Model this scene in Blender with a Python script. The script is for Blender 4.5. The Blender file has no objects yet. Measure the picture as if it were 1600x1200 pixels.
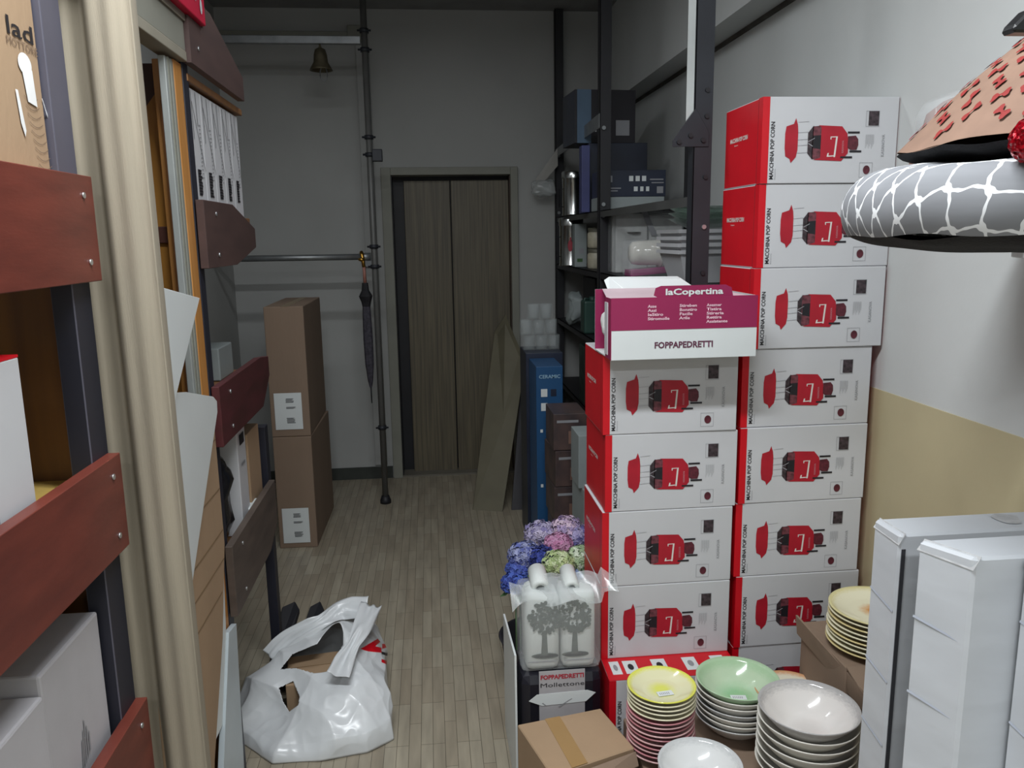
import bpy, bmesh, math, random
from mathutils import Vector, Matrix, noise
from math import pi, sin, cos, radians, sqrt, atan2
random.seed(7)
S = bpy.context.scene
COL = S.collection
# ------------------------------------------------------------------ camera
FPX, CAMH = 1250.0, 1.68
YAW, PITCH, ROLL = 0.0998788, 0.18276112, -0.01570796
F_ = Vector((sin(YAW)*cos(PITCH), cos(YAW)*cos(PITCH), -sin(PITCH)))
R0 = Vector((cos(YAW), -sin(YAW), 0)); U0 = R0.cross(F_)
R_ = R0*cos(ROLL) + U0*sin(ROLL); U_ = -R0*sin(ROLL) + U0*cos(ROLL)
cd = bpy.data.cameras.new('camera'); cam = bpy.data.objects.new('camera', cd); COL.objects.link(cam)
cd.sensor_width = 36; cd.lens = FPX/1600*36; cd.clip_start = .05
M4 = Matrix((R_, U_, -F_)).transposed().to_4x4(); M4.translation = (0, 0, CAMH)
cam.matrix_world = M4; S.camera = cam
def ray(px, py): return F_ + R_*((px-800)/FPX) + U_*((600-py)/FPX)
def aty(px, py, Y): d = ray(px, py); return Vector((0, 0, CAMH)) + d*(Y/d.y)
def atx(px, py, X): d = ray(px, py); return Vector((0, 0, CAMH)) + d*(X/d.x)
def atz(px, py, Z): d = ray(px, py); return Vector((0, 0, CAMH)) + d*((Z-CAMH)/d.z)
# ------------------------------------------------------------------ view, world, light
S.view_settings.view_transform = 'Standard'; S.view_settings.look = 'None'
S.view_settings.gamma = 1; S.view_settings.use_curve_mapping = False
S.view_settings.exposure = 0.0
w = bpy.data.worlds.new('shop_ambient'); S.world = w; w.use_nodes = True
w.node_tree.nodes['Background'].inputs[0].default_value = (.80, .86, 1, 1)
w.node_tree.nodes['Background'].inputs[1].default_value = .16
def area(name, loc, sx, sy, power, col=(.93, .97, 1), rot=(0, 0, 0)):
    l = bpy.data.lights.new(name, 'AREA'); l.shape = 'RECTANGLE'; l.size = sx; l.size_y = sy
    l.energy = power; l.color = col
    o = bpy.data.objects.new(name, l); COL.objects.link(o); o.location = loc; o.rotation_euler = rot
    return o
LAMPS = ((-.05, 1.05, 62), (-.45, -1.7, 48), (.75, -1.8, 26), (-.45, 3.0, 13))  # last entry is a weak added lamp that brightens the dim back
for lx, ly, lp in LAMPS: area('tube_light', (lx, ly, 3.03), 1.2, .12, lp)

# ------------------------------------------------------------------ materials
def lin(h):
    h = h.lstrip('#'); c = [int(h[i:i+2], 16)/255 for i in (0, 2, 4)]
    return tuple(x/12.92 if x <= .04045 else ((x+.055)/1.055)**2.4 for x in c)+(1,)
MATS = {}
def mat(name, col, rough=.6, metal=0, var=.08, scale=6, bump=0, bscale=40, stretch=(1, 1, 1), alpha=1, trans=0, spec=.5, col2=None, detail=4):
    if name in MATS: return MATS[name]
    m = bpy.data.materials.new(name); m.use_nodes = True; nt = m.node_tree; b = nt.nodes['Principled BSDF']
    c = lin(col) if isinstance(col, str) else col
    b.inputs['Roughness'].default_value = rough; b.inputs['Metallic'].default_value = metal
    b.inputs['Specular IOR Level'].default_value = spec
    tc = nt.nodes.new('ShaderNodeTexCoord'); mp = nt.nodes.new('ShaderNodeMapping'); mp.inputs['Scale'].default_value = stretch
    nt.links.new(tc.outputs['Object'], mp.inputs['Vector'])
    nz = nt.nodes.new('ShaderNodeTexNoise'); nz.inputs['Scale'].default_value = scale; nz.inputs['Detail'].default_value = detail
    nt.links.new(mp.outputs[0], nz.inputs['Vector'])
    rp = nt.nodes.new('ShaderNodeValToRGB'); nt.links.new(nz.outputs['Fac'], rp.inputs[0])
    rp.color_ramp.elements[0].position = .3; rp.color_ramp.elements[1].position = .7
    d = lin(col2) if col2 else tuple(x*(1-var*1.6) for x in c[:3])+(1,)
    e = c if col2 else tuple(min(1, x*(1+var)) for x in c[:3])+(1,)
    rp.color_ramp.elements[0].color = d; rp.color_ramp.elements[1].color = e
    nt.links.new(rp.outputs[0], b.inputs['Base Color'])
    if bump:
        n2 = nt.nodes.new('ShaderNodeTexNoise'); n2.inputs['Scale'].default_value = bscale; n2.inputs['Detail'].default_value = 3
        nt.links.new(mp.outputs[0], n2.inputs['Vector'])
        bp = nt.nodes.new('ShaderNodeBump'); bp.inputs['Strength'].default_value = bump; bp.inputs['Distance'].default_value = .01
        nt.links.new(n2.outputs['Fac'], bp.inputs['Height']); nt.links.new(bp.outputs[0], b.inputs['Normal'])
    if alpha < 1: b.inputs['Alpha'].default_value = alpha
    if trans: b.inputs['Transmission Weight'].default_value = trans
    MATS[name] = m; return m
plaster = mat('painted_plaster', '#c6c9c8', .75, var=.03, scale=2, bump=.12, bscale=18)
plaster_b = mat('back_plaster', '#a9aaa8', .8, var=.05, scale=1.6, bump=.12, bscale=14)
beige = mat('beige_dado_paint', '#b9ae8c', .55, var=.04, scale=3, bump=.05)
white = mat('white_card', '#c4c5c8', .5, var=.02)
whitebd = mat('white_laminate', '#d3d8d8', .4, var=.02)
redp = mat('red_card', '#c8081c', .42, var=.06)
redd = mat('red_print', '#a81529', .5, var=.08, scale=20)
blackp = mat('black_print', '#1c1a20', .5)
greyp = mat('grey_print', '#8f9094', .6)
darkred = mat('dark_red_print', '#57202c', .5, var=.3, scale=80)
darkimg = mat('dark_photo_print', '#3e3338', .5, var=.5, scale=90)
magenta = mat('magenta_card', '#8e1f4e', .45, var=.05)
card = mat('cardboard', '#a0866a', .85, var=.05, scale=5, bump=.08, bscale=90, stretch=(1, 1, .3))
cardg = mat('dull_cardboard', '#84705f', .85, var=.06, scale=5, bump=.08, bscale=80, stretch=(1, 1, .2))
carde = mat('cardboard_edge', '#7d6548', .9)
tape = mat('brown_tape', '#9c7c50', .3, var=.05)
steel = mat('dark_painted_steel', '#303238', .5, metal=.3, var=.1)
steelb = mat('black_painted_steel', '#1b1b20', .55, var=.15)
chrome = mat('bright_steel', '#d9dcdc', .28, metal=1, var=.05)
galv = mat('galvanised_steel', '#8d9092', .42, metal=.7, var=.12, scale=14)
bolt = mat('zinc_bolt', '#c4c6c8', .35, metal=.9)
redwood = mat('varnished_red_wood', '#6f3429', .42, col2='#592820', scale=5, stretch=(3, 1, 5), bump=.03)
dkwood = mat('brown_stained_wood', '#513c38', .6, col2='#463431', scale=5, stretch=(3, 1, 5))
grwood = mat('grey_stained_wood', '#5d5149', .6, col2='#4a403a', scale=5, stretch=(3, 1, 5))
redwood2 = mat('dark_red_wood', '#54262a', .5, col2='#42201f', scale=5, stretch=(3, 1, 5))
amber = mat('amber_veneer', '#b27f35', .5, col2='#9c6a2a', scale=4, stretch=(6, 6, .6))
amberl = mat('amber_jamb', '#c18a4e', .45, col2='#ad7434', scale=5, stretch=(8, 8, .5))
brownv = mat('brown_veneer', '#8c6237', .5, col2='#6e4d35', scale=3, stretch=(7, 7, .5))
yellow = mat('yellow_pine', '#cdb066', .5, col2='#bd9c50', scale=4, stretch=(8, 1, 1))
navy = mat('navy_painted_steel', '#23242f', .5, var=.1)
slate = mat('slate_blue_steel', '#53525e', .45, var=.08)
curtm = mat('linen_curtain', '#978e7d', .85, var=.06, scale=6, stretch=(12, 12, .5), bump=.15, bscale=60)
doorwood = mat('grey_brown_laminate', '#6f6652', .5, col2='#4f493d', scale=6, stretch=(14, 14, .35))
casing = mat('grey_casing', '#84847a', .55, var=.05)
plasticw = mat('white_carrier_plastic', '#cdd0d2', .26, var=.03, bump=.25, bscale=9)
brass = mat('old_brass', '#6a6350', .6, metal=.7, var=.2, scale=20)
gold = mat('gold_metal', '#b98d42', .3, metal=1)
pinkwood = mat('pinkish_wood', '#a06c5f', .5)
blackcloth = mat('black_umbrella_cloth', '#1e1d22', .75, var=.3, scale=30)
patcloth = mat('patterned_umbrella_cloth', '#4b4852', .75, col2='#2a2830', scale=60)
foam = mat('white_wrapping_card', '#cdd1d6', .5, var=.04, scale=4, bump=.25, bscale=4, stretch=(1, 1.2, 3))
foamg = mat('wrapped_card_grey', '#aeb4bf', .5, var=.05, scale=4, bump=.1, bscale=6)
blackfab = mat('black_fabric', '#17171a', .9, var=.2, scale=60, bump=.3, bscale=200)
ceram = mat('white_glazed_ceramic', '#dad7ce', .13, var=.02, spec=.6)
ceramg = mat('grey_glazed_ceramic', '#b9b9b7', .13, var=.03)
cream = mat('cream_glazed_ceramic', '#dcd7bb', .15, var=.03)
pinkc = mat('pink_glazed_ceramic', '#bb7f85', .2, var=.05)
tin = mat('brushed_tin', '#c5c7c6', .22, metal=1, var=.08, scale=10)
green = mat('green_plastic', '#3db386', .4)
dgreen = mat('dark_green_plastic', '#26443c', .5)
bluec = mat('blue_card', '#1f4d78', .45, var=.06)
dblue = mat('dark_blue_card', '#232a3c', .4, var=.2, scale=5)
sblue = mat('steel_blue_card', '#4d6379', .45, var=.08)
purple = mat('violet_blue_card', '#3f4473', .5, var=.1)
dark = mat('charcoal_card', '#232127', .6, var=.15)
greycard = mat('pale_grey_card', '#8e9696', .6, var=.06)
leaf = mat('leaf_green', '#41603a', .7, var=.3)
glassm = mat('clear_glass', '#cfd8d8', .05, alpha=.16, spec=1)
wrapm = mat('clear_plastic_wrap', '#dfe4e6', .12, alpha=.22, spec=1)
wrapm2 = mat('cloudy_plastic_wrap', '#d4dada', .2, alpha=.38, spec=1)
tileskirt = mat('dark_skirting', '#3a3e3a', .5, var=.2)
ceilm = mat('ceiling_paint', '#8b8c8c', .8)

# ------------------------------------------------------------------ mesh helpers
class MB:
    """collects faces into one mesh, each piece may have a material"""
    def __init__(s): s.bm = bmesh.new(); s.ms = []
    def mi(s, m):
        if m not in s.ms: s.ms.append(m)
        return s.ms.index(m)
    def face(s, pts, m, smooth=False):
        vs = [s.bm.verts.new(p) for p in pts]
        f = s.bm.faces.new(vs); f.material_index = s.mi(m); f.smooth = smooth; return f
    def box(s, a, b, m, bev=0, mat4=None, mx=None):
        """box a..b; mx: dict of face-key (-x,+x,-y,+y,-z,+z) -> material"""
        x0, y0, z0 = [min(a[i], b[i]) for i in range(3)]; x1, y1, z1 = [max(a[i], b[i]) for i in range(3)]
        v = [s.bm.verts.new(p) for p in [(x0,y0,z0),(x1,y0,z0),(x1,y1,z0),(x0,y1,z0),(x0,y0,z1),(x1,y0,z1),(x1,y1,z1),(x0,y1,z1)]]
        keys = {'-z': (3,2,1,0), '+z': (4,5,6,7), '-y': (0,1,5,4), '+x': (1,2,6,5), '+y': (2,3,7,6), '-x': (3,0,4,7)}
        fs = []
        for k, q in keys.items():
            f = s.bm.faces.new([v[i] for i in q]); f.material_index = s.mi((mx or {}).get(k, m)); fs.append(f)
        if bev:
            es = list({e for f in fs for e in f.edges})
            r = bmesh.ops.bevel(s.bm, geom=es, offset=bev, segments=2, profile=.5, affect='EDGES', clamp_overlap=True)
            nv = list({q for f in r['faces'] for q in f.verts} | {q for f in fs if f.is_valid for q in f.verts})
        else: nv = v
        if mat4: bmesh.ops.transform(s.bm, matrix=mat4, verts=nv)
        return nv
    def tube(s, pts, r, m, n=12, cap=True, smooth=True):
        pts = [Vector(p) for p in pts]; rs = r if isinstance(r, (list, tuple)) else [r]*len(pts); rings = []
        up = Vector((0, 0, 1))
        for i, p in enumerate(pts):
            t = (pts[min(i+1, len(pts)-1)]-pts[max(i-1, 0)]).normalized()
            a = t.cross(up)
            if a.length < .05: a = t.cross(Vector((1, 0, 0)))
            a.normalize(); b = t.cross(a)
            rings.append([s.bm.verts.new(p+(a*cos(2*pi*k/n)+b*sin(2*pi*k/n))*rs[i]) for k in range(n)])
        for i in range(len(rings)-1):
            for k in range(n):
                f = s.bm.faces.new([rings[i][k], rings[i][(k+1) % n], rings[i+1][(k+1) % n], rings[i+1][k]]); f.material_index = s.mi(m); f.smooth = smooth
        if cap:
            for q in (rings[0][::-1], rings[-1]): f = s.bm.faces.new(q); f.material_index = s.mi(m)
    def lathe(s, prof, m, n=40, c=(0, 0, 0), ms=None):
        rings = []
        for r, z in prof:
            if r < 1e-5: rings.append([s.bm.verts.new((c[0], c[1], c[2]+z))])
            else: rings.append([s.bm.verts.new((c[0]+r*cos(2*pi*k/n), c[1]+r*sin(2*pi*k/n), c[2]+z)) for k in range(n)])
        for i in range(len(rings)-1):
            A, B = rings[i], rings[i+1]
            for k in range(n):
                q = []
                for v in (A[k % len(A)], A[(k+1) % len(A)], B[(k+1) % len(B)], B[k % len(B)]):
                    if v not in q: q.append(v)
                if len(q) > 2:
                    try: f = s.bm.faces.new(q)
                    except ValueError: continue
                    f.smooth = True; f.material_index = s.mi(ms[i] if ms else m)
    def prism(s, poly, vec, m, bev=0):
        """extrude a 3d polygon along vec"""
        vec = Vector(vec); A = [s.bm.verts.new(p) for p in poly]; B = [s.bm.verts.new(Vector(p)+vec) for p in poly]
        fs = [s.bm.faces.new(A), s.bm.faces.new(B[::-1])]
        n = len(A)
        for i in range(n): fs.append(s.bm.faces.new([A[i], B[i], B[(i+1) % n], A[(i+1) % n]]))
        for f in fs: f.material_index = s.mi(m)
        if bev:
            bmesh.ops.bevel(s.bm, geom=list({e for f in fs for e in f.edges}), offset=bev, segments=1, affect='EDGES')
    def done(s, name, parent=None, loc=None, rot=None, normals=True, weld=False):
        if weld: bmesh.ops.remove_doubles(s.bm, verts=s.bm.verts, dist=1e-5)
        if normals: bmesh.ops.recalc_face_normals(s.bm, faces=s.bm.faces)
        me = bpy.data.meshes.new(name); s.bm.to_mesh(me); s.bm.free()
        for m in s.ms: me.materials.append(m)
        o = bpy.data.objects.new(name, me); COL.objects.link(o)
        if parent: o.parent = parent
        if loc is not None: o.location = loc
        if rot is not None: o.rotation_euler = rot
        return o
def tag(o, label, cat, group=None):
    o['label'] = label; o['category'] = cat
    if group: o['group'] = group
    return o
def thing(name, label, cat, loc=(0, 0, 0), rz=0, group=None):
    o = bpy.data.objects.new(name, None); COL.objects.link(o); o.location = loc; o.rotation_euler = (0, 0, rz)
    o.empty_display_size = .05
    return tag(o, label, cat, group)
def struct(o): o['kind'] = 'structure'; return o
def kids(o): return [c for c in bpy.data.objects if c.parent == o]
def dup(o, parent=None):
    c = o.copy(); COL.objects.link(c)
    if parent: c.parent = parent
    for ch in kids(o): dup(ch, c)
    return c
_dg = None
def text(name, s, o, ax, ay, height, m, parent=None, width=None, align='LEFT', bold=0):
    """flat lettering: o origin, ax reading direction, ay up direction"""
    cu = bpy.data.curves.new(name, 'FONT'); cu.body = s; cu.size = 1; cu.align_x = align; cu.offset = bold; cu.resolution_u = 2
    t = bpy.data.objects.new(name, cu); COL.objects.link(t)
    bpy.context.view_layer.update()
    me = bpy.data.meshes.new_from_object(t.evaluated_get(bpy.context.evaluated_depsgraph_get()))
    bpy.data.objects.remove(t); bpy.data.curves.remove(cu)
    ax = Vector(ax).normalized(); ay = Vector(ay).normalized(); o = Vector(o)
    xs = [v.co.x for v in me.vertices]; wd = max(xs)-min(xs); sy = height/.72; sx = (width/wd) if width else sy
    for v in me.vertices: v.co = o + ax*(v.co.x*sx) + ay*(v.co.y*sy)
    me.materials.clear(); me.materials.append(m)
    ob = bpy.data.objects.new(name, me); COL.objects.link(ob)
    if parent: ob.parent = parent
    return ob
def quad2(mb, o, ax, ay, pts, m, off=0):
    """flat polygon given in (u,v) on plane o,ax,ay"""
    o = Vector(o); ax = Vector(ax); ay = Vector(ay); n = ax.cross(ay)
    f = mb.face([o+ax*u+ay*v+n*off for u, v in pts], m)
    return f

# ------------------------------------------------------------------ room shell
D, XR, XL, ZC, YF = 5.556, 1.376, -1.30, 3.13, -3.2
fm = bpy.data.materials.new('narrow_strip_tiles'); fm.use_nodes = True; nt = fm.node_tree; b = nt.nodes['Principled BSDF']; b.inputs['Roughness'].default_value = .42
tc = nt.nodes.new('ShaderNodeTexCoord'); mp = nt.nodes.new('ShaderNodeMapping'); mp.inputs['Rotation'].default_value = (0, 0, pi/2)
nt.links.new(tc.outputs['Object'], mp.inputs['Vector'])
br = nt.nodes.new('ShaderNodeTexBrick'); br.inputs['Scale'].default_value = 1; br.inputs['Brick Width'].default_value = .245; br.inputs['Row Height'].default_value = .0405
br.inputs['Mortar Size'].default_value = .0011; br.offset = .5; br.offset_frequency = 3; br.inputs['Mortar Smooth'].default_value = .3
br.inputs['Color1'].default_value = lin('#9b9382'); br.inputs['Color2'].default_value = lin('#8e8473'); br.inputs['Mortar'].default_value = lin('#5f584b')
nt.links.new(mp.outputs[0], br.inputs['Vector'])
nz = nt.nodes.new('ShaderNodeTexNoise'); nz.inputs['Scale'].default_value = 3; nz.inputs['Detail'].default_value = 8
mp2 = nt.nodes.new('ShaderNodeMapping'); mp2.inputs['Scale'].default_value = (9, 1.2, 1); nt.links.new(tc.outputs['Object'], mp2.inputs[0]); nt.links.new(mp2.outputs[0], nz.inputs['Vector'])
mx = nt.nodes.new('ShaderNodeMixRGB'); mx.blend_type = 'OVERLAY'; mx.inputs[0].default_value = .4
nt.links.new(br.outputs[0], mx.inputs[1]); nt.links.new(nz.outputs['Fac'], mx.inputs[2]); nt.links.new(mx.outputs[0], b.inputs['Base Color'])
bp = nt.nodes.new('ShaderNodeBump'); bp.inputs['Strength'].default_value = .2; bp.inputs['Distance'].default_value = .004; bp.invert = True
nt.links.new(br.outputs['Fac'], bp.inputs['Height']); nt.links.new(bp.outputs[0], b.inputs['Normal'])

m = MB(); m.box((XL-.1, YF-.1, -.1), (XR+.1, D+.2, 0), fm); struct(m.done('floor'))
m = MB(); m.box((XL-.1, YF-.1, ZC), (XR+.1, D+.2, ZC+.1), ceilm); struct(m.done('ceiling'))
m = MB(); m.box((XR, YF, 0), (XR+.1, D, ZC), plaster); struct(m.done('wall_right'))
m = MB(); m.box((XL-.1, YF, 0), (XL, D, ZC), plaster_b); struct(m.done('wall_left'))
# back wall with the doorway
dx0, dx1, dz = -.235, .565, 2.09
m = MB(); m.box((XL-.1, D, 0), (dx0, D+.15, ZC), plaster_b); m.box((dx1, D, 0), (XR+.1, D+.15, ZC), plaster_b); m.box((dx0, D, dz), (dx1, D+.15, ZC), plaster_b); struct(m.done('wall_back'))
m = MB(); m.box((XL-.1, YF-.1, 0), (XR+.1, YF, ZC), plaster); struct(m.done('wall_front'))
# beige dado on the right wall, bulkhead with a dark joint
m = MB(); m.box((XR-.004, YF, 0), (XR, D, 1.195), beige); struct(m.done('trim_1'))
m = MB(); m.box((XR-.142, YF, 2.535), (XR, D, ZC), plaster); struct(m.done('trim_2'))
m = MB(); m.box((XR-.012, YF, 2.518), (XR, D, 2.535), mat('dark_joint', '#55524c', .8, var=.3)); struct(m.done('trim_3'))
m = MB(); m.box((XL, D-.012, 0), (dx0-.07, D, .085), tileskirt); struct(m.done('baseboard_back'))
# door casing
m = MB()
for a, b_ in (((dx0-.065, D-.03, 0), (dx0, D+.02, dz+.05)), ((dx1, D-.03, 0), (dx1+.05, D+.02, dz+.05)), ((dx0, D-.03, dz), (dx1, D+.02, dz+.05))): m.box(a, b_, casing, .003)
struct(m.done('trim_4'))
# two-leaf wood-grain lift door set back in its opening
DR = struct(thing('door_1', 'x', 'x', (0, 0, 0))); del DR['label']; del DR['category']
m = MB(); m.box((dx0+.08, D+.09, .0), (dx0+.392, D+.12, dz-.03), doorwood, .003); m.done('door_leaf', DR)
m = MB(); m.box((dx0+.4, D+.075, .0), (dx1-.005, D+.105, dz-.03), doorwood, .003); m.done('door_leaf', DR)
m = MB(); m.box((dx0-.01, D+.14, -.0), (dx1+.01, D+.149, dz), steelb); m.box((dx0, D+.0, 0), (dx0+.005, D+.14, dz), steelb); m.box((dx1-.005, D, 0), (dx1, D+.14, dz), mat('brown_reveal', '#453830', .6)); m.done('reveal', DR)
m = MB(); m.box((dx0, D-.01, 0), (dx1, D+.14, .012), mat('worn_threshold', '#6e6a60', .5)); m.done('threshold', DR)
# fluorescent fixtures on the ceiling (outside the picture; the last is added to lift the back)
for k, (x, y, _p) in enumerate(LAMPS):
    t = thing('tube_lamp', ['white fluorescent batten on the ceiling over the near shelving', 'white fluorescent batten on the ceiling at the left behind the viewer', 'white fluorescent batten on the ceiling at the right behind the viewer', 'added unseen batten on the ceiling that brightens the back passage'][k], 'lamp', (x, y, 3.06))
    m = MB(); m.box((-.62, -.04, .02), (.62, .04, .07), whitebd, .004); m.done('housing', t)

# ------------------------------------------------------------------ steel frame of pipes by the left back wall
P = thing('scaffold_pole', 'dark grey steel pole with clamp fittings standing left of the door', 'pole', (-.33, 5.0, 0))
m = MB(); m.tube([(0, 0, .03), (0, 0, 3.12)], .019, mat('dark_grey_pipe', '#6a6a68', .5, metal=.3, var=.1), 14); m.done('pole', P)
m = MB(); m.lathe([(0, 0), (.035, 0), (.035, .02), (.024, .05), (0, .05)], steelb, 16); m.done('rubber_foot', P)
for z, L in ((2.865, 1), (2.76, 1), (2.27, 0), (2.17, 0), (1.63, 1), (1.51, 1), (.5, 0)):
    m = MB(); m.tube([(0, 0, z-.012), (0, 0, z+.012)], .027, steel, 14); m.tube([(-.04, -.01, z), (.04, -.01, z)], .006, steel, 8); m.done('clamp', P)
m = MB(); m.box((.015, -.03, 2.13), (.075, .015, 2.2), steel, .004); m.done('bracket', P)
m = MB(); m.tube([(XL+.01, 5.0, 1.572), (-.352, 5.0, 1.570)], .019, galv, 14); m.tube([(-.42, 5.0, 1.57), (-.352, 5.0, 1.57)], .025, galv, 14)
tag(m.done('hanging_rail'), 'galvanised horizontal rail at shoulder height left of the door, with the umbrella hooked on it', 'rail')
m = MB(); m.box((XL+.005, 4.985, 2.79), (-.352, 5.02, 2.835), galv, .004); tag(m.done('upper_rail'), 'flat galvanised rail high up left of the door, under the cable trunking', 'rail')
# trunking on the back wall
T = thing('cable_trunking', 'painted cable trunking on back wall running sideways to a small junction box', 'trunking', (0, D, 0))
m = MB(); m.box((XL+.01, -.035, 2.93), (-.46, -.001, 2.985), casing, .003); m.done('horizontal_duct', T)
m = MB(); m.box((-.47, -.05, 2.92), (-.37, -.001, 3.02), casing, .004); m.done('junction_box', T)
m = MB(); m.box((-.425, -.02, .1), (-.385, -.001, 2.92), plaster_b, .003); m.tube([(-.352, -.012, .1), (-.352, -.012, 2.9)], .01, plaster_b, 8); m.done('vertical_duct', T)
m = MB(); m.box((-.43, -.045, 1.49), (-.36, -.02, 1.56), galv, .004); m.done('outlet_cover', T)
# bell
Bq = aty(500, 64, 5.02)
B = thing('brass_bell', 'small tarnished brass bell hanging under the high rail', 'bell', (Bq.x, 5.0, 2.79))
m = MB(); m.lathe([(0, -.02), (.012, -.02), (.03, -.03), (.038, -.06), (.042, -.1), (.062, -.135), (.066, -.145), (.058, -.142), (.034, -.1), (0, -.05)], brass, 28); m.done('bell_body', B)
m = MB(); m.tube([(0, 0, 0), (0, 0, -.022)], .006, brass, 8); m.lathe([(0, -.03), (.01, -.022), (.008, -.012), (0, -.006)], brass, 12); m.done('hanger', B)
m = MB()
pts = [(.014+.03*sin(a)*.7, -.01, -.165+.04*cos(a)) for a in [i*2*pi/14 for i in range(15)]]
m.tube(pts, .0035, galv, 6); m.tube([(0, 0, -.08), (0, 0, -.13)], .004, brass, 6); m.done('pull_ring', B)
# umbrella
u = aty(568, 398, 4.96)
Um = thing('folded_umbrella', 'folded dark patterned umbrella hooked on the rail beside the pole', 'umbrella', (u.x, 4.975, 1.57))
m = MB(); m.tube([(.0, .02, .0), (-.012, .0, .024), (-.012, -.018, .028), (-.008, -.026, .01), (-.004, -.028, -.03), (0, -.028, -.06)], .011, gold, 10); m.lathe([(0, -.01), (.02, 0), (.02, .012), (0, .02)], gold, 14, (-.012, -.03, -.02)); m.done('hook', Um)
m = MB(); m.tube([(0, -.028, -.05), (.002, -.028, -.16)], [.009, .011], pinkwood, 10); m.done('handle', Um)
m = MB(); m.tube([(.002, -.028, -.155), (.002, -.028, -.2), (.003, -.028, -.235), (.004, -.028, -.27), (.004, -.028, -.3)], [.018, .023, .042, .03, .024], blackcloth, 9, smooth=False); m.done('cloth_collar', Um)
m = MB(); m.tube([(.004, -.028, -.29), (.004, -.028, -.36), (.005, -.028, -.5), (.006, -.028, -.65), (.007, -.028, -.76), (.007, -.028, -.8)], [.024, .027, .03, .027, .016, .007], patcloth, 9, smooth=False); m.done('canopy', Um)
m = MB(); m.tube([(.007, -.028, -.79), (.008, -.028, -.9)], [.005, .003], steelb, 8); m.done('tip', Um)

# ------------------------------------------------------------------ two tall cartons by the back
def label_art(parent, o, ax, ay, w, h):
    m = MB(); quad2(m, o, ax, ay, [(0, 0), (w, 0), (w, h), (0, h)], whitebd, .0015)
    quad2(m, o, ax, ay, [(.0, 0), (.0015, 0), (.0015, h), (0, h)], greyp, .002)
    for blk, n, wd in ((.83, 4, .32), (.6, 2, .4), (.3, 5, .34)):
        for k in range(n):
            v = h*blk-k*h*.032; u0 = w*(.42+.02*random.random())
            quad2(m, o, ax, ay, [(u0, v), (u0+w*wd*random.uniform(.6, 1), v), (u0+w*wd*.9, v+h*.018), (u0, v+h*.018)], blackp, .002)
    m.done('shipping_label', parent)
for k, (z0, z1, x0) in enumerate(((0, .632, -.872), (.634, 1.335, -.872))):
    C = thing('tall_carton', ['brown tall carton with barcode label standing on the floor, lower of two', 'brown tall carton with barcode label stacked on top of another carton'][k], 'box', (x0, 4.3, z0), [-.02, .0][k], 'tall cartons by the left wall')
    h = z1-z0
    m = MB(); m.box((0, 0, 0), (.205, .66, h), cardg, .004); m.done('body', C)
    m = MB(); m.box((.09, .0, h), (.13, .66, h+.001), mat('dull_tape', '#8d7a5e', .4)); m.done('tape_strip', C)
    label_art(C, (.022, -.001, .03+(.01 if k else 0)), (1, 0, 0), (0, 0, 1), .145, .2)

# ------------------------------------------------------------------ left shelving, far bay
XF = -.6
def board(par, name, y0, y1, zt, zb, m_, taper=None, lift=0, th=.022):
    mb = MB()
    if taper: poly = [(XF, y0, zb), (XF, y0, zt), (XF, taper[0], zt+lift), (XF, y1, zt+lift-taper[1]), (XF, y1, zb+lift+taper[2]), (XF, taper[0], zb+lift)]
    else: poly = [(XF, y0, zb), (XF, y0, zt), (XF, y1, zt), (XF, y1, zb)]
    mb.prism(poly, (-th, 0, 0), m_, .0015); o = mb.done(name, par)
    for yy in ((y0+.12 if taper else y1-.05),):
        for zz in (zt-.035, zb+.035):
            s_ = MB(); s_.tube([(XF, yy, zz), (XF+.003, yy, zz)], .006, bolt, 10); s_.done('screw', o)
    return o
FS = thing('wall_shelving', 'tall dark shelving with brown boards beyond the doorway on the left', 'shelving', (0, 0, 0))
for yy in (2.285, 2.96):
    for xx in (-.66, -1.24):
        m = MB(); m.box((xx, yy, 0), (xx+.035, yy+.05, 2.25 if yy < 2.5 else 1.0), navy, .002); m.done('post', FS)
mb = MB(); mb.prism([(XF, 2.285, 2.14), (XF, 2.285, 2.257), (XF, 2.425, 2.257), (XF, 2.425, 2.32), (XF, 2.52, 2.32), (XF, 2.90, 2.215), (XF, 2.90, 2.14)], (-.022, 0, 0), dkwood); o = mb.done('front_board', FS); mb = MB(); mb.tube([(XF, 2.36, 2.19), (XF+.003, 2.36, 2.19)], .006, bolt, 10); mb.done('screw', o)
board(FS, 'front_board', 2.286, 2.92, 1.79, 1.605, dkwood, (2.62, .07, .05))
board(FS, 'front_board', 2.286, 2.99, 1.275, 1.10, redwood2, (2.85, .015, .09))
board(FS, 'front_board', 2.286, 2.95, .80, .58, grwood, (2.8, .0, .06))
for z in (2.12, 1.755, 1.22, .72):
    m = MB(); m.box((XF-.022, 2.318, z-.02), (-1.26, 2.95, z), brownv, .002); m.done('shelf_deck', FS)
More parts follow.
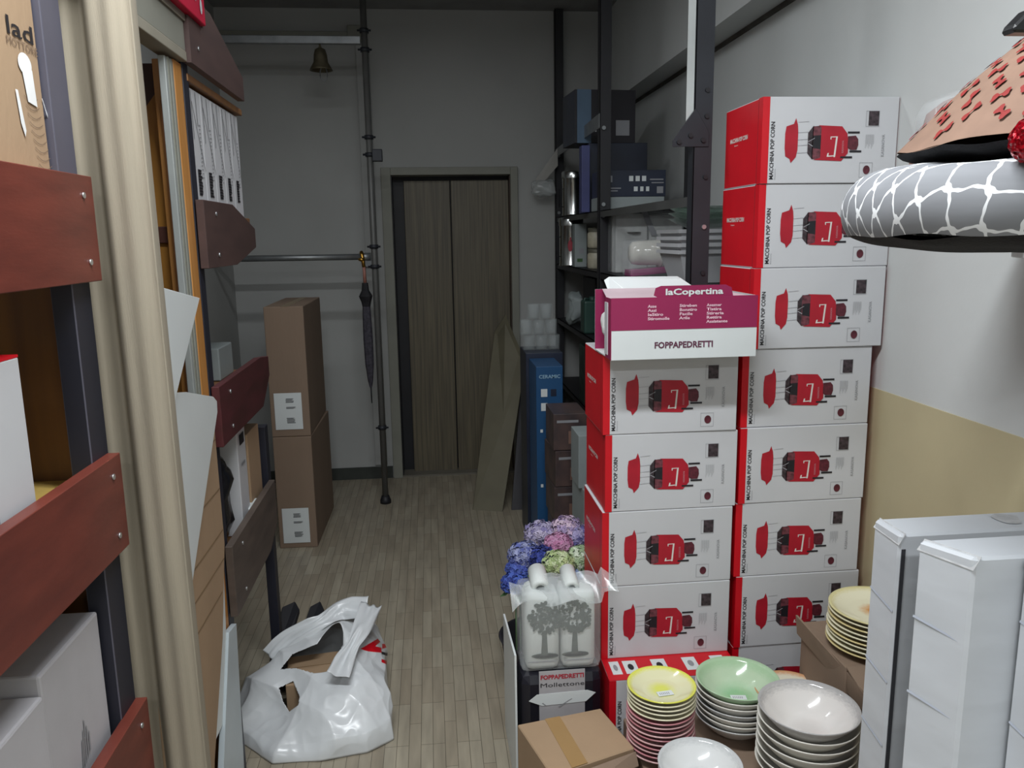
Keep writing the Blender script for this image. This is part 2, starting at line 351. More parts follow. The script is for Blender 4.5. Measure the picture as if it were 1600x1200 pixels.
# white upright boxes on it
for k in range(5):
    y0 = 2.345+k*.114
    C = thing('white_slim_box', ['white slim upright box with black lettering, nearest of the row of five', 'white slim upright box, second nearest of the row of five', 'white slim upright box in the middle of the row of five', 'white slim upright box, second farthest of the row of five', 'white slim upright box, farthest of the row of five'][k], 'box', (-.632, y0, 1.756), 0, 'white slim boxes on the far left shelf')
    m = MB(); m.box((-.3, .001, 0), (0, .112, .335), white, .002); m.done('body', C)
    m = MB(); o = (.0015, .0, 0)
    for (y, z, yb, zb) in ((.015, .33, .02, .2), (.02, .3, .11, .12), (.06, .33, .065, .24)):
        d = .003; m.face([(.0015, y, z), (.0015, y+d, z), (.0015, yb+d, zb), (.0015, yb, zb)], blackp)
    for q in range(9): m.face([(.0015, .03, .05+q*.008), (.0015, .03+.045*random.uniform(.5, 1), .05+q*.008), (.0015, .065, .057+q*.008), (.0015, .03, .057+q*.008)], blackp)
    for q in range(14): m.face([(.0015, .075, .1+q*.011), (.0015, .075+.02*random.uniform(.4, 1), .1+q*.011), (.0015, .09, .103+q*.011), (.0015, .075, .103+q*.011)], greyp)
    m.done('printed_marks', C)
# things on the lower shelves
m = MB(); m.box((-1.0, 2.7, 1.222), (-.7, 2.88, 1.33), greycard, .004); m.box((-.98, 2.72, 1.33), (-.8, 2.86, 1.36), greycard, .004); tag(m.done('grey_parcel'), 'small grey parcel on the dark red shelf board level of the far shelving', 'parcel')
m = MB(); m.box((-1.02, 2.72, .722), (-.635, 2.9, 1.03), card, .004); tag(m.done('shelf_carton'), 'plain brown carton at the far end of the low left shelf', 'box')
C = thing('narrow_white_box', 'narrow white box with a dark hand hole on the low left shelf', 'box', (-.635, 2.58, .722), 0)
m = MB(); m.box((-.3, 0, 0), (0, .11, .385), white, .003); m.done('body', C)
m = MB(); m.face([(.002, .025, .3), (.002, .085, .3), (.002, .085, .335), (.002, .025, .335)], blackp); m.face([(.002, .03, .23), (.002, .08, .23), (.002, .08, .24), (.002, .03, .24)], greyp); m.done('hand_hole', C)
m = MB(); m.box((-.68, 2.66, .722), (-.615, 2.77, .79), whitebd, .004, Matrix.Translation((0, 0, 0))); tag(m.done('small_white_carton'), 'tiny white carton lying on the low left shelf edge', 'box')
def crumple(m, a, b, mat_, sub=5, amp=.02, seed=0, sc=8):
    """a crumpled bundle filling box a..b"""
    bmm = bmesh.new(); bmesh.ops.create_icosphere(bmm, subdivisions=sub, radius=1)
    c = (Vector(a)+Vector(b))/2; h = (Vector(b)-Vector(a))/2
    me = bpy.data.meshes.new('t')
    for v in bmm.verts:
        d = v.co.normalized(); p = Vector([math.copysign(abs(x)**.55, x) for x in d]); mxx = 1
        q = Vector((c.x+p.x*h.x, c.y+p.y*h.y, c.z+p.z*h.z))
        n = noise.noise(q*sc+Vector((seed, 0, 0)))+.6*abs(noise.noise(q*sc*2.3+Vector((0, seed, 0))))
        v.co = q - d*amp*(n+.3)
    idx = {}
    for v in bmm.verts: idx[v.index] = m.bm.verts.new(v.co)
    for f in bmm.faces:
        g = m.bm.faces.new([idx[v.index] for v in f.verts]); g.material_index = m.mi(mat_); g.smooth = True
    bmm.free()
m = MB(); crumple(m, (-.9, 2.345, .722), (-.632, 2.57, 1.06), mat('black_shiny_plastic', '#1d1d20', .25, var=.3), 4, .03, 3, 12); tag(m.done('black_wrapped_bundle'), 'bundle in shiny black plastic on the low left shelf', 'bundle')

# ------------------------------------------------------------------ doorway between the two bays
DF = struct(thing('door_2', 'x', 'x')); del DF['label']; del DF['category']
m = MB(); m.box((-.68, 2.216, 0), (-.6265, 2.281, 2.135), amberl, .002); m.done('amber_jamb', DF)
m = MB(); m.box((-.645, 2.15, 0), (-.628, 2.214, 2.13), mat('pale_aluminium', '#a9aeac', .45, metal=.3), .002); m.box((-.628, 2.166, 0), (-.6255, 2.178, 2.13), casing); m.box((-.628, 2.19, 0), (-.6255, 2.2, 2.13), casing); m.done('aluminium_track', DF)
m = MB(); m.box((-.660, 2.185, 0), (-.6455, 2.205, 2.03), mat('orange_brown_slat', '#96643a', .5), .002); m.done('inner_slat', DF)
m = MB(); m.box((-.66, 1.5, 2.14), (-.61, 2.281, 2.165), mat('pale_lintel', '#8f8a7c', .6), .002); m.box((-.66, 1.5, 2.165), (-.612, 2.281, 2.24), casing, .002); m.box((-.66, 1.5, 2.24), (-.606, 2.281, 2.258), mat('brown_grey_lintel', '#6d655c', .6), .002); m.done('lintel', DF)
m = MB(); m.box((-1.0, 1.62, 0), (-.98, 2.2, 2.4), mat('dark_brown_back', '#4f3a33', .6)); m.done('back_panel', DF)
def wy(px, py, Y): p = aty(px, py, Y); return (p.x, p.y, p.z)
m = MB(); a_, b_ = wy(222, 178, 2.286), wy(264, 118, 2.286); m.prism([(-1.0, 2.286, 0), (-.663, 2.286, 0), (-.663, 2.286, b_[2]), (a_[0]-.1, 2.286, a_[2]-.12), (-1.0, 2.286, a_[2]-.25)], (0, .012, 0), amber); m.done('amber_panel', DF)  # slanted top follows the diagonal shadow edge in the recess
m = MB(); m.box((-1.0, 2.30, 0), (-.663, 2.312, 2.14), mat('dark_brown_back', '#4f3a33', .6)); m.done('shaded_panel_part', DF)  # dark colour stands in for shade above the slanted amber edge
zz = aty(260, 367, 2.28).z; m = MB(); m.box((-.95, 2.276, zz-.022), (-.67, 2.285, zz+.022), mat('dark_batten', '#56352c', .5), .002); m.done('batten', DF)
# leaning boards in the doorway
def slab(name, label, pts, X, th, m_, cat='board', grp=None, edge=None):
    mb = MB(); mb.prism([(X, atx(px, py, X).y, atx(px, py, X).z) for px, py in pts], (-th, 0, 0), m_, .001)
    return tag(mb.done(name), label, cat, grp)
def slabw(name, label, pts, X, th, m_, cat='board', grp=None):
    mb = MB(); mb.prism([(X, y, z) for y, z in pts], (-th, 0, 0), m_, .001)
    return tag(mb.done(name), label, cat, grp)
slabw('white_board', 'white board leaning in the doorway, the taller one with a pointed top corner', [(1.69, 1.60), (2.072, 1.54), (1.69, 1.235)], -.572, .010, whitebd)
slabw('white_board', 'lower white board with rounded top edge in front of the cardboard sheet', [(1.72, 1.365), (1.95, 1.325), (2.18, 1.268), (2.21, 1.25), (2.205, 1.22), (1.82, .834), (1.66, .66), (1.645, .0), (1.625, .0), (1.64, .9)], -.588, .012, whitebd)
sh = slabw('cardboard_sheet', 'folded brown cardboard sheet leaning behind the lower white board', [(2.1, 1.262), (2.215, 1.24), (2.218, .836), (2.12, .6), (1.95, .34), (1.82, .0), (1.62, .0), (1.64, .9)], -.602, .010, card, 'cardboard')
mb = MB()
for z, y0, y1 in ((1.14, 2.03, 2.21), (1.0, 1.95, 2.21), (.88, 1.88, 2.21), (.80, 1.8, 2.2), (.72, 1.75, 2.15)):
    mb.box((-.6015, y0, z), (-.601, y1, z+.004), carde)
mb.done('fold_lines', sh)
slabw('white_board', 'white board whose bottom corner shows between cardboard sheet and far shelving', [(2.18, 1.25), (2.262, 1.24), (2.24, .83), (2.165, .353), (1.98, .36)], -.614, .010, whitebd)
slabw('white_board', 'pale grey-white board at floor level beside the carrier bag', [(2.2, .575), (2.285, .56), (2.225, .0), (1.9, .0)], -.606, .016, mat('pale_blue_laminate', '#b9c3c8', .45, var=.08, scale=3))

# ------------------------------------------------------------------ curtain
m = MB(); n = 90; rows = 60; V = []
def curtxy(t, z):
    def fy(u): return 1.595+.034*math.exp(-((u-.30)/.12)**2)-.012*math.exp(-((u-.65)/.2)**2)+.0035*sin(u*2*pi*3.3+z*.5)+.006*sin(z*1.1+u*3)
    if t < .78: u = t/.78; x = -.665+.147*u+.010*(1-z/3); y = fy(u)
    else: u = (t-.78)/.22; x = -.518+.010*(1-z/3)-.02*u*u; y = fy(1)+.09*u
    return x, y
for j in range(rows+1):
    z = .02+j/rows*3.1; V.append([m.bm.verts.new((*curtxy(i/n, z), z)) for i in range(n+1)])
for j in range(rows):
    for i in range(n): f = m.bm.faces.new([V[j][i], V[j][i+1], V[j+1][i+1], V[j+1][i]]); f.smooth = True; f.material_index = m.mi(curtm)
o = m.done('curtain'); so = o.modifiers.new('thickness', 'SOLIDIFY'); so.thickness = .003
tag(o, 'long off-white linen curtain bunched beside the left shelving', 'curtain')

# ------------------------------------------------------------------ left shelving, near bay
NS = thing('wall_rack', 'near shelving on the left with varnished red-brown boards and slate posts', 'shelving', (0, 0, 0))
for yy, mm_ in ((1.478, slate), (.3, slate)):
    m = MB(); m.box((-.66, yy, 1.79), (-.622, yy+.075, 3.0), mm_, .002); m.box((-.66, yy, 0), (-.622, yy+.075, 1.79), navy, .002); m.done('post', NS)
m = MB(); m.box((-1.24, 1.478, 0), (-1.2, 1.55, 3.0), navy, .002); m.done('post', NS)
def nboard(zt, zb, y1):
    mb = MB(); mb.box((XF-.024, .3, zb), (XF, y1, zt), redwood, .0015); o = mb.done('front_board', NS)
    for zz in (zt-.035, zb+.035):
        s_ = MB(); s_.tube([(XF, y1-.045, zz), (XF+.003, y1-.045, zz)], .0055, bolt, 10); s_.done('screw', o)
nboard(1.797, 1.611, 1.555); nboard(1.285, 1.10, 1.55); nboard(.77, .58, 1.555)
for z in (1.79, 1.235, .70):
    m = MB(); m.box((XF-.024, .3, z-.02), (-1.26, 1.55, z), yellow, .002); m.done('shelf_deck', NS)
m = MB(); m.box((-1.25, 1.556, 0), (-.665, 1.568, 1.78), brownv, .001); m.done('end_panel', NS)
m = MB(); m.box((-1.1, .3, 2.33), (-.64, 1.5, 2.36), navy, .002); m.done('shelf_deck', NS)
# cardboard lamp box on the top shelf
C = thing('printed_cardboard_box', 'brown cardboard box printed with a white torch shape, on the top near shelf', 'box', (-.632, 1.042, 1.792))
m = MB(); m.box((-.4, 0, 0), (0, .43, .3), card, .003); m.done('body', C)
yb = 1.042; dy = .036
ya = [atx(p_, 60, -.632).y-yb for p_ in (9, 48, 8, 54)]; za = [atx(p_, q_, -.632).z-1.792 for p_, q_ in ((9, 50), (8, 66))]
text('lettering', 'lad', (.0015, ya[0], za[0]), (0, 1, 0), (0, 0, 1), .028, blackp, C, ya[1]-ya[0], bold=.01)
text('lettering', 'MOTTORE', (.0015, ya[2], za[1]), (0, 1, 0), (0, 0, 1), .013, mat('faded_print', '#75604e', .8), C, ya[3]-ya[2])
m = MB(); wp = mat('white_ink', '#e6e7e6', .6); o_ = atx(37, 100, -.632); yc = o_.y-yb; zc = o_.z-1.792
m.face([(.0018, yc+.022*cos(a), zc+.017*sin(a)) for a in [i*pi/10 for i in range(20)]], wp)
m.face([(.002, yc-.014, zc-.002), (.002, yc+.022, zc-.006), (.002, yc+.026, zc-.062), (.002, yc-.004, zc-.058)], wp)
m.face([(.002, yc-.042, zc-.045), (.002, yc-.034, zc-.045), (.002, yc-.022, zc-.105), (.002, yc-.027, zc-.115), (.002, yc-.036, zc-.095)], wp)
m.face([(.002, yc+.045, zc-.045), (.002, yc+.047, zc-.045), (.002, yc+.062, zc-.075), (.002, yc+.06, zc-.077)], wp)
m.done('printed_torch', C)
m = MB(); fp = MATS['faded_print']
for q in range(9):
    z = zc-.05-.013*q; pp = [(yc-.015+.003*q+i*.0065, z-.007*sin(i*pi/7)) for i in range(8)]
    for i in range(7): m.face([(.0016, pp[i][0], pp[i][1]), (.0016, pp[i+1][0], pp[i+1][1]), (.0016, pp[i+1][0], pp[i+1][1]+.0012), (.0016, pp[i][0], pp[i][1]+.0012)], fp)
m.done('faded_drawing', C)
# white box on the middle shelf
C = thing('white_carton', 'large white box with a red top on the middle near shelf', 'box', (-.634, .905, 1.237))
m = MB(); m.box((-.32, 0, 0), (0, .385, .272), white, .002); m.box((-.32, .0, .272), (0, .385, .276), redp); m.done('body', C)
m = MB()
for q in range(6): m.face([(.0015, .24+q*.006, .03), (.0015, .243+q*.006, .03), (.0015, .243+q*.006, .06+.02*random.random()), (.0015, .24+q*.006, .06)], greyp)
rg = [(.225+.018*cos(a), .095+.012*sin(a)) for a in [i*2*pi/24 for i in range(25)]]
for i in range(24): m.face([(.0016, *rg[i]), (.0016, *rg[i+1]), (.0016, .225+(rg[i+1][0]-.225)*.8, .095+(rg[i+1][1]-.095)*.8), (.0016, .225+(rg[i][0]-.225)*.8, .095+(rg[i][1]-.095)*.8)], blackp)
m.done('printed_marks', C)
# white boxes on the lower shelf and floor level
for k, (y0, y1, z0, h, x1, lab) in enumerate(((1.24, 1.47, .702, .30, -.64, 'white box on the low near shelf, touching the dark post'), (1.0, 1.235, .702, .27, -.635, 'white box with a leaf-like mark on the low near shelf, second from dark post'), (.78, .995, .702, .26, -.635, 'white slanting box on the low near shelf, farthest from the dark post'))):
    C = thing('white_leaf_box', lab, 'box', (x1, y0, z0), 0, 'white boxes on the low near shelf')
    m = MB(); m.box((-.3, 0, 0), (0, y1-y0, h), mat('matt_white_card', '#b3b1b5', .7, var=.04, scale=8), .005); m.done('body', C)
    m = MB()
    for q in range(5):
        f = [(.0015, .10+q*.008, .06+q*.004), (.0015, .106+q*.008, .06+q*.004), (.0015, .112+q*.007, .14-abs(q-2)*.015), (.0015, .108+q*.007, .145-abs(q-2)*.015)]
        m.face(f, greyp)
    m.done('leaf_mark', C)
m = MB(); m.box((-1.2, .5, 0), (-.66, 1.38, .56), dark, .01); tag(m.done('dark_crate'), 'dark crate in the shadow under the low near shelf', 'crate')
# red box on the top of the far shelving
C = thing('red_sign_box', 'red box with white lettering lying on top of the doorway lintel', 'box', (-.588, 1.99, 2.2595))
m = MB(); m.box((-.2, 0, 0), (0, .425, .16), mat('crimson_card', '#c0153a', .45), .003); m.done('body', C)
m = MB()
for (y, z, a, c_) in ((.10, .12, .03, .02), (.20, .075, .022, .04), (.29, .075, .012, .03), (.33, .07, .010, .03), (.38, .04, .011, .02)):
    m.face([(.002, y+a*cos(q*pi/8), z+c_*sin(q*pi/8)) for q in range(16)], white)
m.done('printed_patches', C)

# ------------------------------------------------------------------ popcorn machine boxes, two stacks against the right wall
PW, PD, PH = .41, .29, .2425
m = MB()
for k in range(5): m.box((.50, 2.30+k*.06, .095), (1.345, 2.345+k*.06, .118), yellow, .002)
for xx in (.52, .89, 1.27): m.box((xx, 2.3, .0), (xx+.07, 2.585, .095), brownv, .002)
tag(m.done('pallet'), 'low wooden pallet on the floor under the two stacks of red and white boxes', 'pallet')
def popcorn_box(front=True):
    P = thing('popcorn_machine_box', '-', 'box', (0, 0, 0), 0, 'stacked popcorn machine boxes')
    m = MB(); m.box((0, 0, .0006), (PW, PD, PH-.0006), white, .0025, mx={'-x': redp, '+x': redp}); m.done('body', P)
    m = MB(); m.box((-.0008, .028, .002), (0, .031, PH-.002), mat('flap_gap', '#6d0712', .8)); m.box((-.001, -.001, .001), (.020, .0, PH-.001), redp); m.box((-.001, .0, .001), (0, .028, PH-.001), redp); m.done('end_flap', P)
    # front picture: x right, z up; white area starts at .02
    m = MB(); X0 = .02
    def pg(pts, mt, off): quad2(m, (X0, 0, 0), (1, 0, 0), (0, 0, 1), pts, mt, .0012+off)
    pg([(.051, .160), (.073, .167), (.079, .183), (.085, .165), (.087, .145), (.087, .095), (.083, .075), (.068, .058), (.064, .070), (.051, .077), (.048, .10), (.048, .14)], redd, 0)
    glass = mat('printed_glass', '#a9a9ae', .5)
    for z in (.171, .142, .106, .085, .122):
        pg([(.086, z), (.118, z+.002), (.118, z+.0035), (.086, z+.0012)], glass, 0)
    def sx(pts): return [(.117+(u-.117)*1.13, v) for u, v in pts]
    pg(sx([(.117, .142), (.131, .162), (.131, .067), (.117, .085)]), darkimg, 0)
    pg(sx([(.129, .160), (.156, .162), (.156, .068), (.129, .069)]), mat('dark_red_glass', '#6b3a42', .4, var=.5, scale=70), 0)
    pg(sx([(.131, .134), (.152, .136), (.152, .096), (.131, .100)]), blackp, .0003)
    pg(sx([(.1175, .118), (.135, .128), (.135, .1265), (.1175, .1165)]), glass, .0005)
    pg(sx([(.1175, .112), (.130, .104), (.131, .1055), (.1185, .1135)]), glass, .0005)
    pg(sx([(.144, .163), (.207, .160), (.222, .140), (.226, .115), (.226, .085), (.209, .0625), (.133, .0665), (.152, .072), (.152, .158)]), redd, .0002)
    pg(sx([(.224, .132), (.245, .134), (.252, .124), (.253, .108), (.249, .094), (.232, .094), (.224, .1)]), darkred, .0003)
    for z0, x1 in ((.140, .255), (.087, .262), (.0705, .238)):
        pg(sx([(x1-.032, z0), (x1, z0), (x1, z0+.0055), (x1-.032, z0+.0055)]), blackp, .0004)
    wh = mat('printed_white', '#dcd8d2', .5)
    pg(sx([(.192, .132), (.1965, .132), (.192, .074), (.1875, .074)]), wh, .0006)
    pg(sx([(.177, .1315), (.193, .132), (.193, .1295), (.177, .129)]), wh, .0006)
    pg(sx([(.170, .078), (.189, .079), (.189, .076), (.169, .075)]), wh, .0006)
    pg(sx([(.177, .131), (.1795, .131), (.1795, .123), (.177, .124)]), wh, .0007)
    pg(sx([(.169, .075), (.1735, .075), (.1745, .086), (.171, .085)]), wh, .0007)
    m.done('printed_machine', P)
    text('brand_lettering', 'KASANOVA', (X0+.226, -.0022, .085), (0, 0, 1), (-1, 0, 0), .006, mat('faded_pink_print', '#c98c94', .5), P, .035)
    m = MB(); o_ = (X0, 0, 0)
    def fr(x0, z0, x1, z1, t=.0009):
        for q in ([(x0, z0), (x1, z0), (x1, z0+t), (x0, z0+t)], [(x0, z1-t), (x1, z1-t), (x1, z1), (x0, z1)], [(x0, z0), (x0+t, z0), (x0+t, z1), (x0, z1)], [(x1-t, z0), (x1, z0), (x1, z1), (x1-t, z1)]): pg(q, greyp, 0)
    fr(.290, .159, .3305, .203); pg([(.298, .202), (.329, .202), (.329, .162), (.298, .162)], darkimg, .0003); m.done('photo_print', P)
    m = MB(); fr(.278, .016, .318, .058)
    pg([(.3+.0105*cos(a*pi/10), .0375+.0125*sin(a*pi/10)) for a in range(20)], darkred, .0002); m.done('round_badge', P)
    m = MB()
    for q in range(9): pg([(.292+q*.003, .098+.006*(q % 3)), (.2935+q*.003, .098+.006*(q % 3)), (.2935+q*.003, .137), (.292+q*.003, .137)], mat('faint_print', '#adaeb0', .6), 0)
    m.done('fine_print', P)
    text('title_lettering', 'MACCHINA POP CORN', (X0+.0165, -.0012, .012), (0, 0, 1), (-1, 0, 0), .012, blackp, P, .160, bold=.014)
    text('title_lettering', 'Kasanova', (X0+.024, -.0012, .012), (0, 0, 1), (-1, 0, 0), .004, greyp, P, .03)
    text('brand_lettering', 'KASANOVA', (X0+.351, -.0012, .074), (0, 0, 1), (-1, 0, 0), .0095, greyp, P, .062)
    text('end_lettering', 'MACCHINA POP CORN', (-.0012, .245, .138), (0, -1, 0), (0, 0, 1), .013, wh, P, .14, bold=.03)
    text('end_lettering', 'Kasanova', (-.0012, .21, .126), (0, -1, 0), (0, 0, 1), .005, wh, P, .03)
    return P
base = popcorn_box()
ordn = ['topmost', 'second from the top', 'third from the top', 'fourth from the top', 'fourth from the bottom', 'third from the bottom', 'second from the bottom', 'lowest']
first = True
for k, (x, rz) in enumerate(((.963, 0), (.963, .006), (.957, -.005), (.933, .0), (.933, .006), (.928, -.004), (.936, .004), (.934, 0))):
    o = base if first else dup(base); first = False
    o.location = (x, 2.30+[0, .004, .002, .006, 0, .003, 0, .004][k], .12+PH*(7-k)); o.rotation_euler.z = rz
    o['label'] = 'popcorn machine box, %s in the tall right-hand stack against the wall' % ordn[k]
ordl = ['topmost of the left-hand stack, under the open magenta box', 'second from the top in the left-hand stack', 'third from the top in the left-hand stack', 'fourth from the top in the left-hand stack']
for k, (x, rz) in enumerate(((.500, -.008), (.508, .004), (.500, .0), (.499, -.004))):
    o = dup(base); o.location = (x, 2.285, .12+PH*(4-k)); o.rotation_euler.z = rz
    o['label'] = 'popcorn machine box, '+ordl[k]
# bottom box of the left stack, shifted forward so its red top with icons shows
o = dup(base); o.location = (.497, 2.16, .12); o.rotation_euler.z = -.01
o['label'] = 'lowest popcorn machine box of the left-hand stack, its red printed top showing'
m = MB(); m.box((0, 0, PH-.0005), (PW, PD, PH+.0006), redp)
for x0, w_ in ((.018, .03), (.06, .042), (.15, .045), (.25, .042), (.34, .042)):
    z = PH+.0012; m.face([(x0, .03, z), (x0+w_, .03, z), (x0+w_, .105, z), (x0, .105, z)], whitebd)
    m.face([(x0+w_*.5+w_*.22*cos(a), .068+.018*sin(a), z+.0005) for a in [i*pi/6 for i in range(12)]], greyp if x0 in (.018, .25) else blackp)
m.done('icon_top', o)

# ------------------------------------------------------------------ open magenta box on the left stack
zt = .12+PH*5+.0015
C = thing('open_display_box', 'open magenta and white linen box lying on the left-hand stack of popcorn machine boxes', 'box', (.497, 2.17, zt), 0)
W_, H_, D_ = .418, .172, .225
m = MB()
m.box((0, 0, 0), (W_, .003, H_), whitebd, 0); m.box((0, D_-.003, 0), (W_, D_, H_+.012), whitebd, mx={'-y': magenta}); m.box((W_-.003, .003, 0), (W_, D_-.003, H_), whitebd); m.box((0, .003, 0), (W_, D_-.003, .003), whitebd)
m.box((0, -.001, .083), (W_, 0, H_), magenta)
m.box((0.0, 0, H_), (W_, .003, H_+.001), magenta)
m.done('body', C)
m = MB()   # left end folded half open
m.box((-.001, .0, .0), (.0, .075, H_), magenta, mx={'-x': magenta}); m.box((-.002, .0, .0), (-.001, .02, H_*.98), magenta); m.box((-.003, .04, .01), (-.001, .075, H_*.92), white)
m.done('end_flap', C)
m = MB(); m.prism([(.0, .06, H_-.004), (W_-.01, .012, H_-.004), (W_-.09, D_-.01, H_+.012), (.02, D_-.01, H_+.012)], (0, 0, .0015), mat('pink_white_card', '#c9b3ba', .5)); m.done('tilted_lid', C)
m = MB(); m.prism([(.1, D_-.015, H_+.0), (.32, D_-.015, H_+.0), (.275, D_+.03, H_+.037), (.265, D_+.03, H_+.042), (.05, D_+.03, H_+.045), (.035, D_+.03, H_+.035), (.04, D_-.015, H_+.0)], (0, .002, .002), whitebd); m.done('tuck_flap', C)
m = MB()
tabp = [(.135, H_-.002), (.12, H_+.006), (.125, H_+.026), (.14, H_+.032), (.325, H_+.032), (.342, H_+.024), (.348, H_-.002)]
m.prism([(u, .004, v) for u, v in tabp], (0, .002, 0), magenta); m.done('title_tab', C)
text('title_lettering', 'laCopertina', (.152, .0028, H_+.007), (1, 0, 0), (0, 0, 1), .017, whitebd, C, .165, bold=.03)
pk = mat('pale_pink_ink', '#dfb9c6', .5)
for x0, ls in ((.102, ('Asse', 'Assi', 'leStiro', 'Stiromolle')), (.192, ('Stireben', 'Bonstiro', 'Facile', 'Agile')), (.270, ('Asesmer', 'Tistira', 'Stireria', 'Rettira', 'Assistente'))):
    for q, t_ in enumerate(ls): text('small_lettering', t_, (x0, -.0022, .145-q*.0115), (1, 0, 0), (0, 0, 1), .008, pk, C, .0062*len(t_), bold=.03)
text('brand_lettering', 'FOPPAPEDRETTI', (.122, -.0012, .031), (1, 0, 0), (0, 0, 1), .0175, mat('plum_ink', '#5a2a42', .5), C, .168, bold=.03)
m = MB(); crumple(m, (.506, 2.18, zt+.006), (.62, 2.37, zt+.15), mat('white_packed_cloth', '#cfcfcd', .6, bump=.2, bscale=30), 5, .03, 2, 16)
tag(m.done('folded_white_cover'), 'crumpled white plastic-wrapped cover sticking out of the open magenta box', 'cover')

# ------------------------------------------------------------------ dark slotted-angle shelving along the right wall
RS = thing('slotted_shelving', 'dark slotted steel shelving along the right wall behind the stacked boxes', 'shelving', (0, 0, 0))
XP = .863
posts = []
for (yy, sz, top) in ((2.61, .062, 3.12), (4.06, .058, 3.12), (5.46, .055, 3.12)):
    m = MB(); m.box((XP, yy, 0), (XP+sz, yy+.004, top), steel if yy < 3 else steelb, .0008); m.box((XP, yy, 0), (XP+.004, yy+.05, top), steel if yy < 3 else steelb)
    o = m.done('post', RS); posts.append(o)
    m = MB(); m.box((1.30, yy, 0), (1.345, yy+.004, 2.4), steelb); m.done('post', RS) if yy > 3 else m.bm.free()
m = MB(); m.box((XP-.026, 2.612, 2.03), (XP-.001, 2.616, 3.12), chrome); m.done('bright_strip', posts[0])
m = MB()
for z in (1.70, 2.05, 2.13, 2.42, 1.55, 1.86): m.tube([(XP+.042, 2.61, z), (XP+.042, 2.604, z)], .0075, bolt if z in (1.70, 2.42) else steelb, 10)
m.done('bolts', posts[0])
m = MB(); m.prism([(XP+.05, 2.606, 1.955), (XP+.05, 2.606, 2.0), (XP+.005, 2.606, 2.075), (XP-.07, 2.606, 1.975), (XP-.07, 2.606, 1.955)], (0, .003, 0), steel, .0008)
for x, z in ((-.05, 1.965), (-.012, 1.985), (.03, 1.97)): m.tube([(XP+x, 2.606, z+.005), (XP+x, 2.599, z+.005)], .0075, steelb, 10)
m.done('gusset_plate', RS)
for z, y1 in ((1.80, 5.48), (1.49, 5.48), (1.12, 5.48), (.7, 5.48), (.3, 5.48)):
    y0 = 2.63
    m = MB(); m.box((XP+.006, y0, z-.032), (XP+.01, y1, z), steelb if z < 1.7 else mat('scuffed_grey_steel', '#4d4e4d', .5, metal=.2, var=.12)); m.box((XP+.006, y0 if z not in (1.80,) else 3.8, z-.004), (1.36, y1, z), steelb); m.done('shelf', RS)
m = MB(); m.prism([(XP+.002, 4.06, 2.27), (XP+.002, 4.06, 2.20), (XP+.002, 5.45, 2.19), (XP+.002, 5.45, 2.24)], (-.004, 0, 0), galv); m.done('diagonal_brace', RS)
for y in (4.056, 5.456):
    m = MB()
    for z in (1.775, 1.83, 2.2): m.tube([(XP+.02, y, z), (XP+.02, y-.006, z)], .01, galv, 10)
    m.done('bolts', posts[1] if y < 5 else posts[2])
m = MB(); crumple(m, (.68, 5.3, 1.93), (.85, 5.48, 2.05), wrapm2, 4, .03, 5, 12); m.prism([(.70, 5.38, 1.95), (.72, 5.38, 2.05), (.86, 5.36, 2.24), (.862, 5.36, 2.13)], (0, .01, 0), mat('grey_sheet', '#8c8a84', .5)); tag(m.done('plastic_sheet'), 'grey crumpled plastic sheet hanging off the farthest shelving post', 'sheet')

def bx(name, label, cat, p0, p1, m_, mx=None, rz=0, grp=None, bev=.002, parts=None):
    """box thing with its base centre as origin: p0,p1 opposite corners"""
    c = ((p0[0]+p1[0])/2, (p0[1]+p1[1])/2, min(p0[2], p1[2])); h = [abs(p1[i]-p0[i])/2 for i in range(3)]
    if parts:
        t = thing(name, label, cat, c, rz, grp); mb = MB(); mb.box((-h[0], -h[1], 0), (h[0], h[1], 2*h[2]), m_, bev, mx=mx); mb.done('body', t); parts(t, h); return t
    mb = MB(); mb.box((-h[0], -h[1], 0), (h[0], h[1], 2*h[2]), m_, bev, mx=mx); return tag(mb.done(name, None, c, (0, 0, rz)), label, cat, grp)
# upper shelf (z 1.80)
def pr_upper(t, h):
    mb = MB()
    for x0, z0, ww, hh, mm in ((-.95, .55, .28, .3, greyp), (-.15, .58, .13, .25, whitebd), (.05, .58, .13, .25, whitebd), (.25, .58, .13, .25, whitebd), (-.0, .2, .12, .22, whitebd), (.2, .2, .1, .22, whitebd), (.38, .2, .1, .22, whitebd), (.72, .12, .2, .32, greyp), (.5, .62, .42, .06, greyp), (.55, .5, .38, .05, greyp), (-.9, .3, .5, .05, greyp), (-.9, .2, .4, .05, greyp)):
        mb.face([(x0*h[0], -h[1]-.001, z0*2*h[2]), ((x0+ww)*h[0], -h[1]-.001, z0*2*h[2]), ((x0+ww)*h[0], -h[1]-.001, (z0+hh*.8)*2*h[2]), (x0*h[0], -h[1]-.001, (z0+hh*.8)*2*h[2])], mm)
    mb.done('printed_symbols', t)
bx('white_flat_box', 'flat white box on the upper steel shelf beneath the dark printed box', 'box', (.875, 4.1, 1.801), (1.21, 4.32, 1.868), greycard)
bx('dark_printed_box', 'long dark blue box printed with small symbols on the upper steel shelf', 'box', (.88, 4.1, 1.869), (1.215, 4.32, 2.0), dblue, parts=pr_upper, rz=.02)
bx('dark_appliance_box', 'large dark box standing on the upper steel shelf, lower of two behind the middle post', 'box', (.885, 4.44, 1.801), (1.21, 4.72, 2.17), dblue, mx={'-x': purple})
bx('violet_slim_box', 'slim violet-blue box upright beside the tin canister on the upper shelf', 'box', (.83, 4.36, 1.801), (.875, 4.43, 2.15), purple)
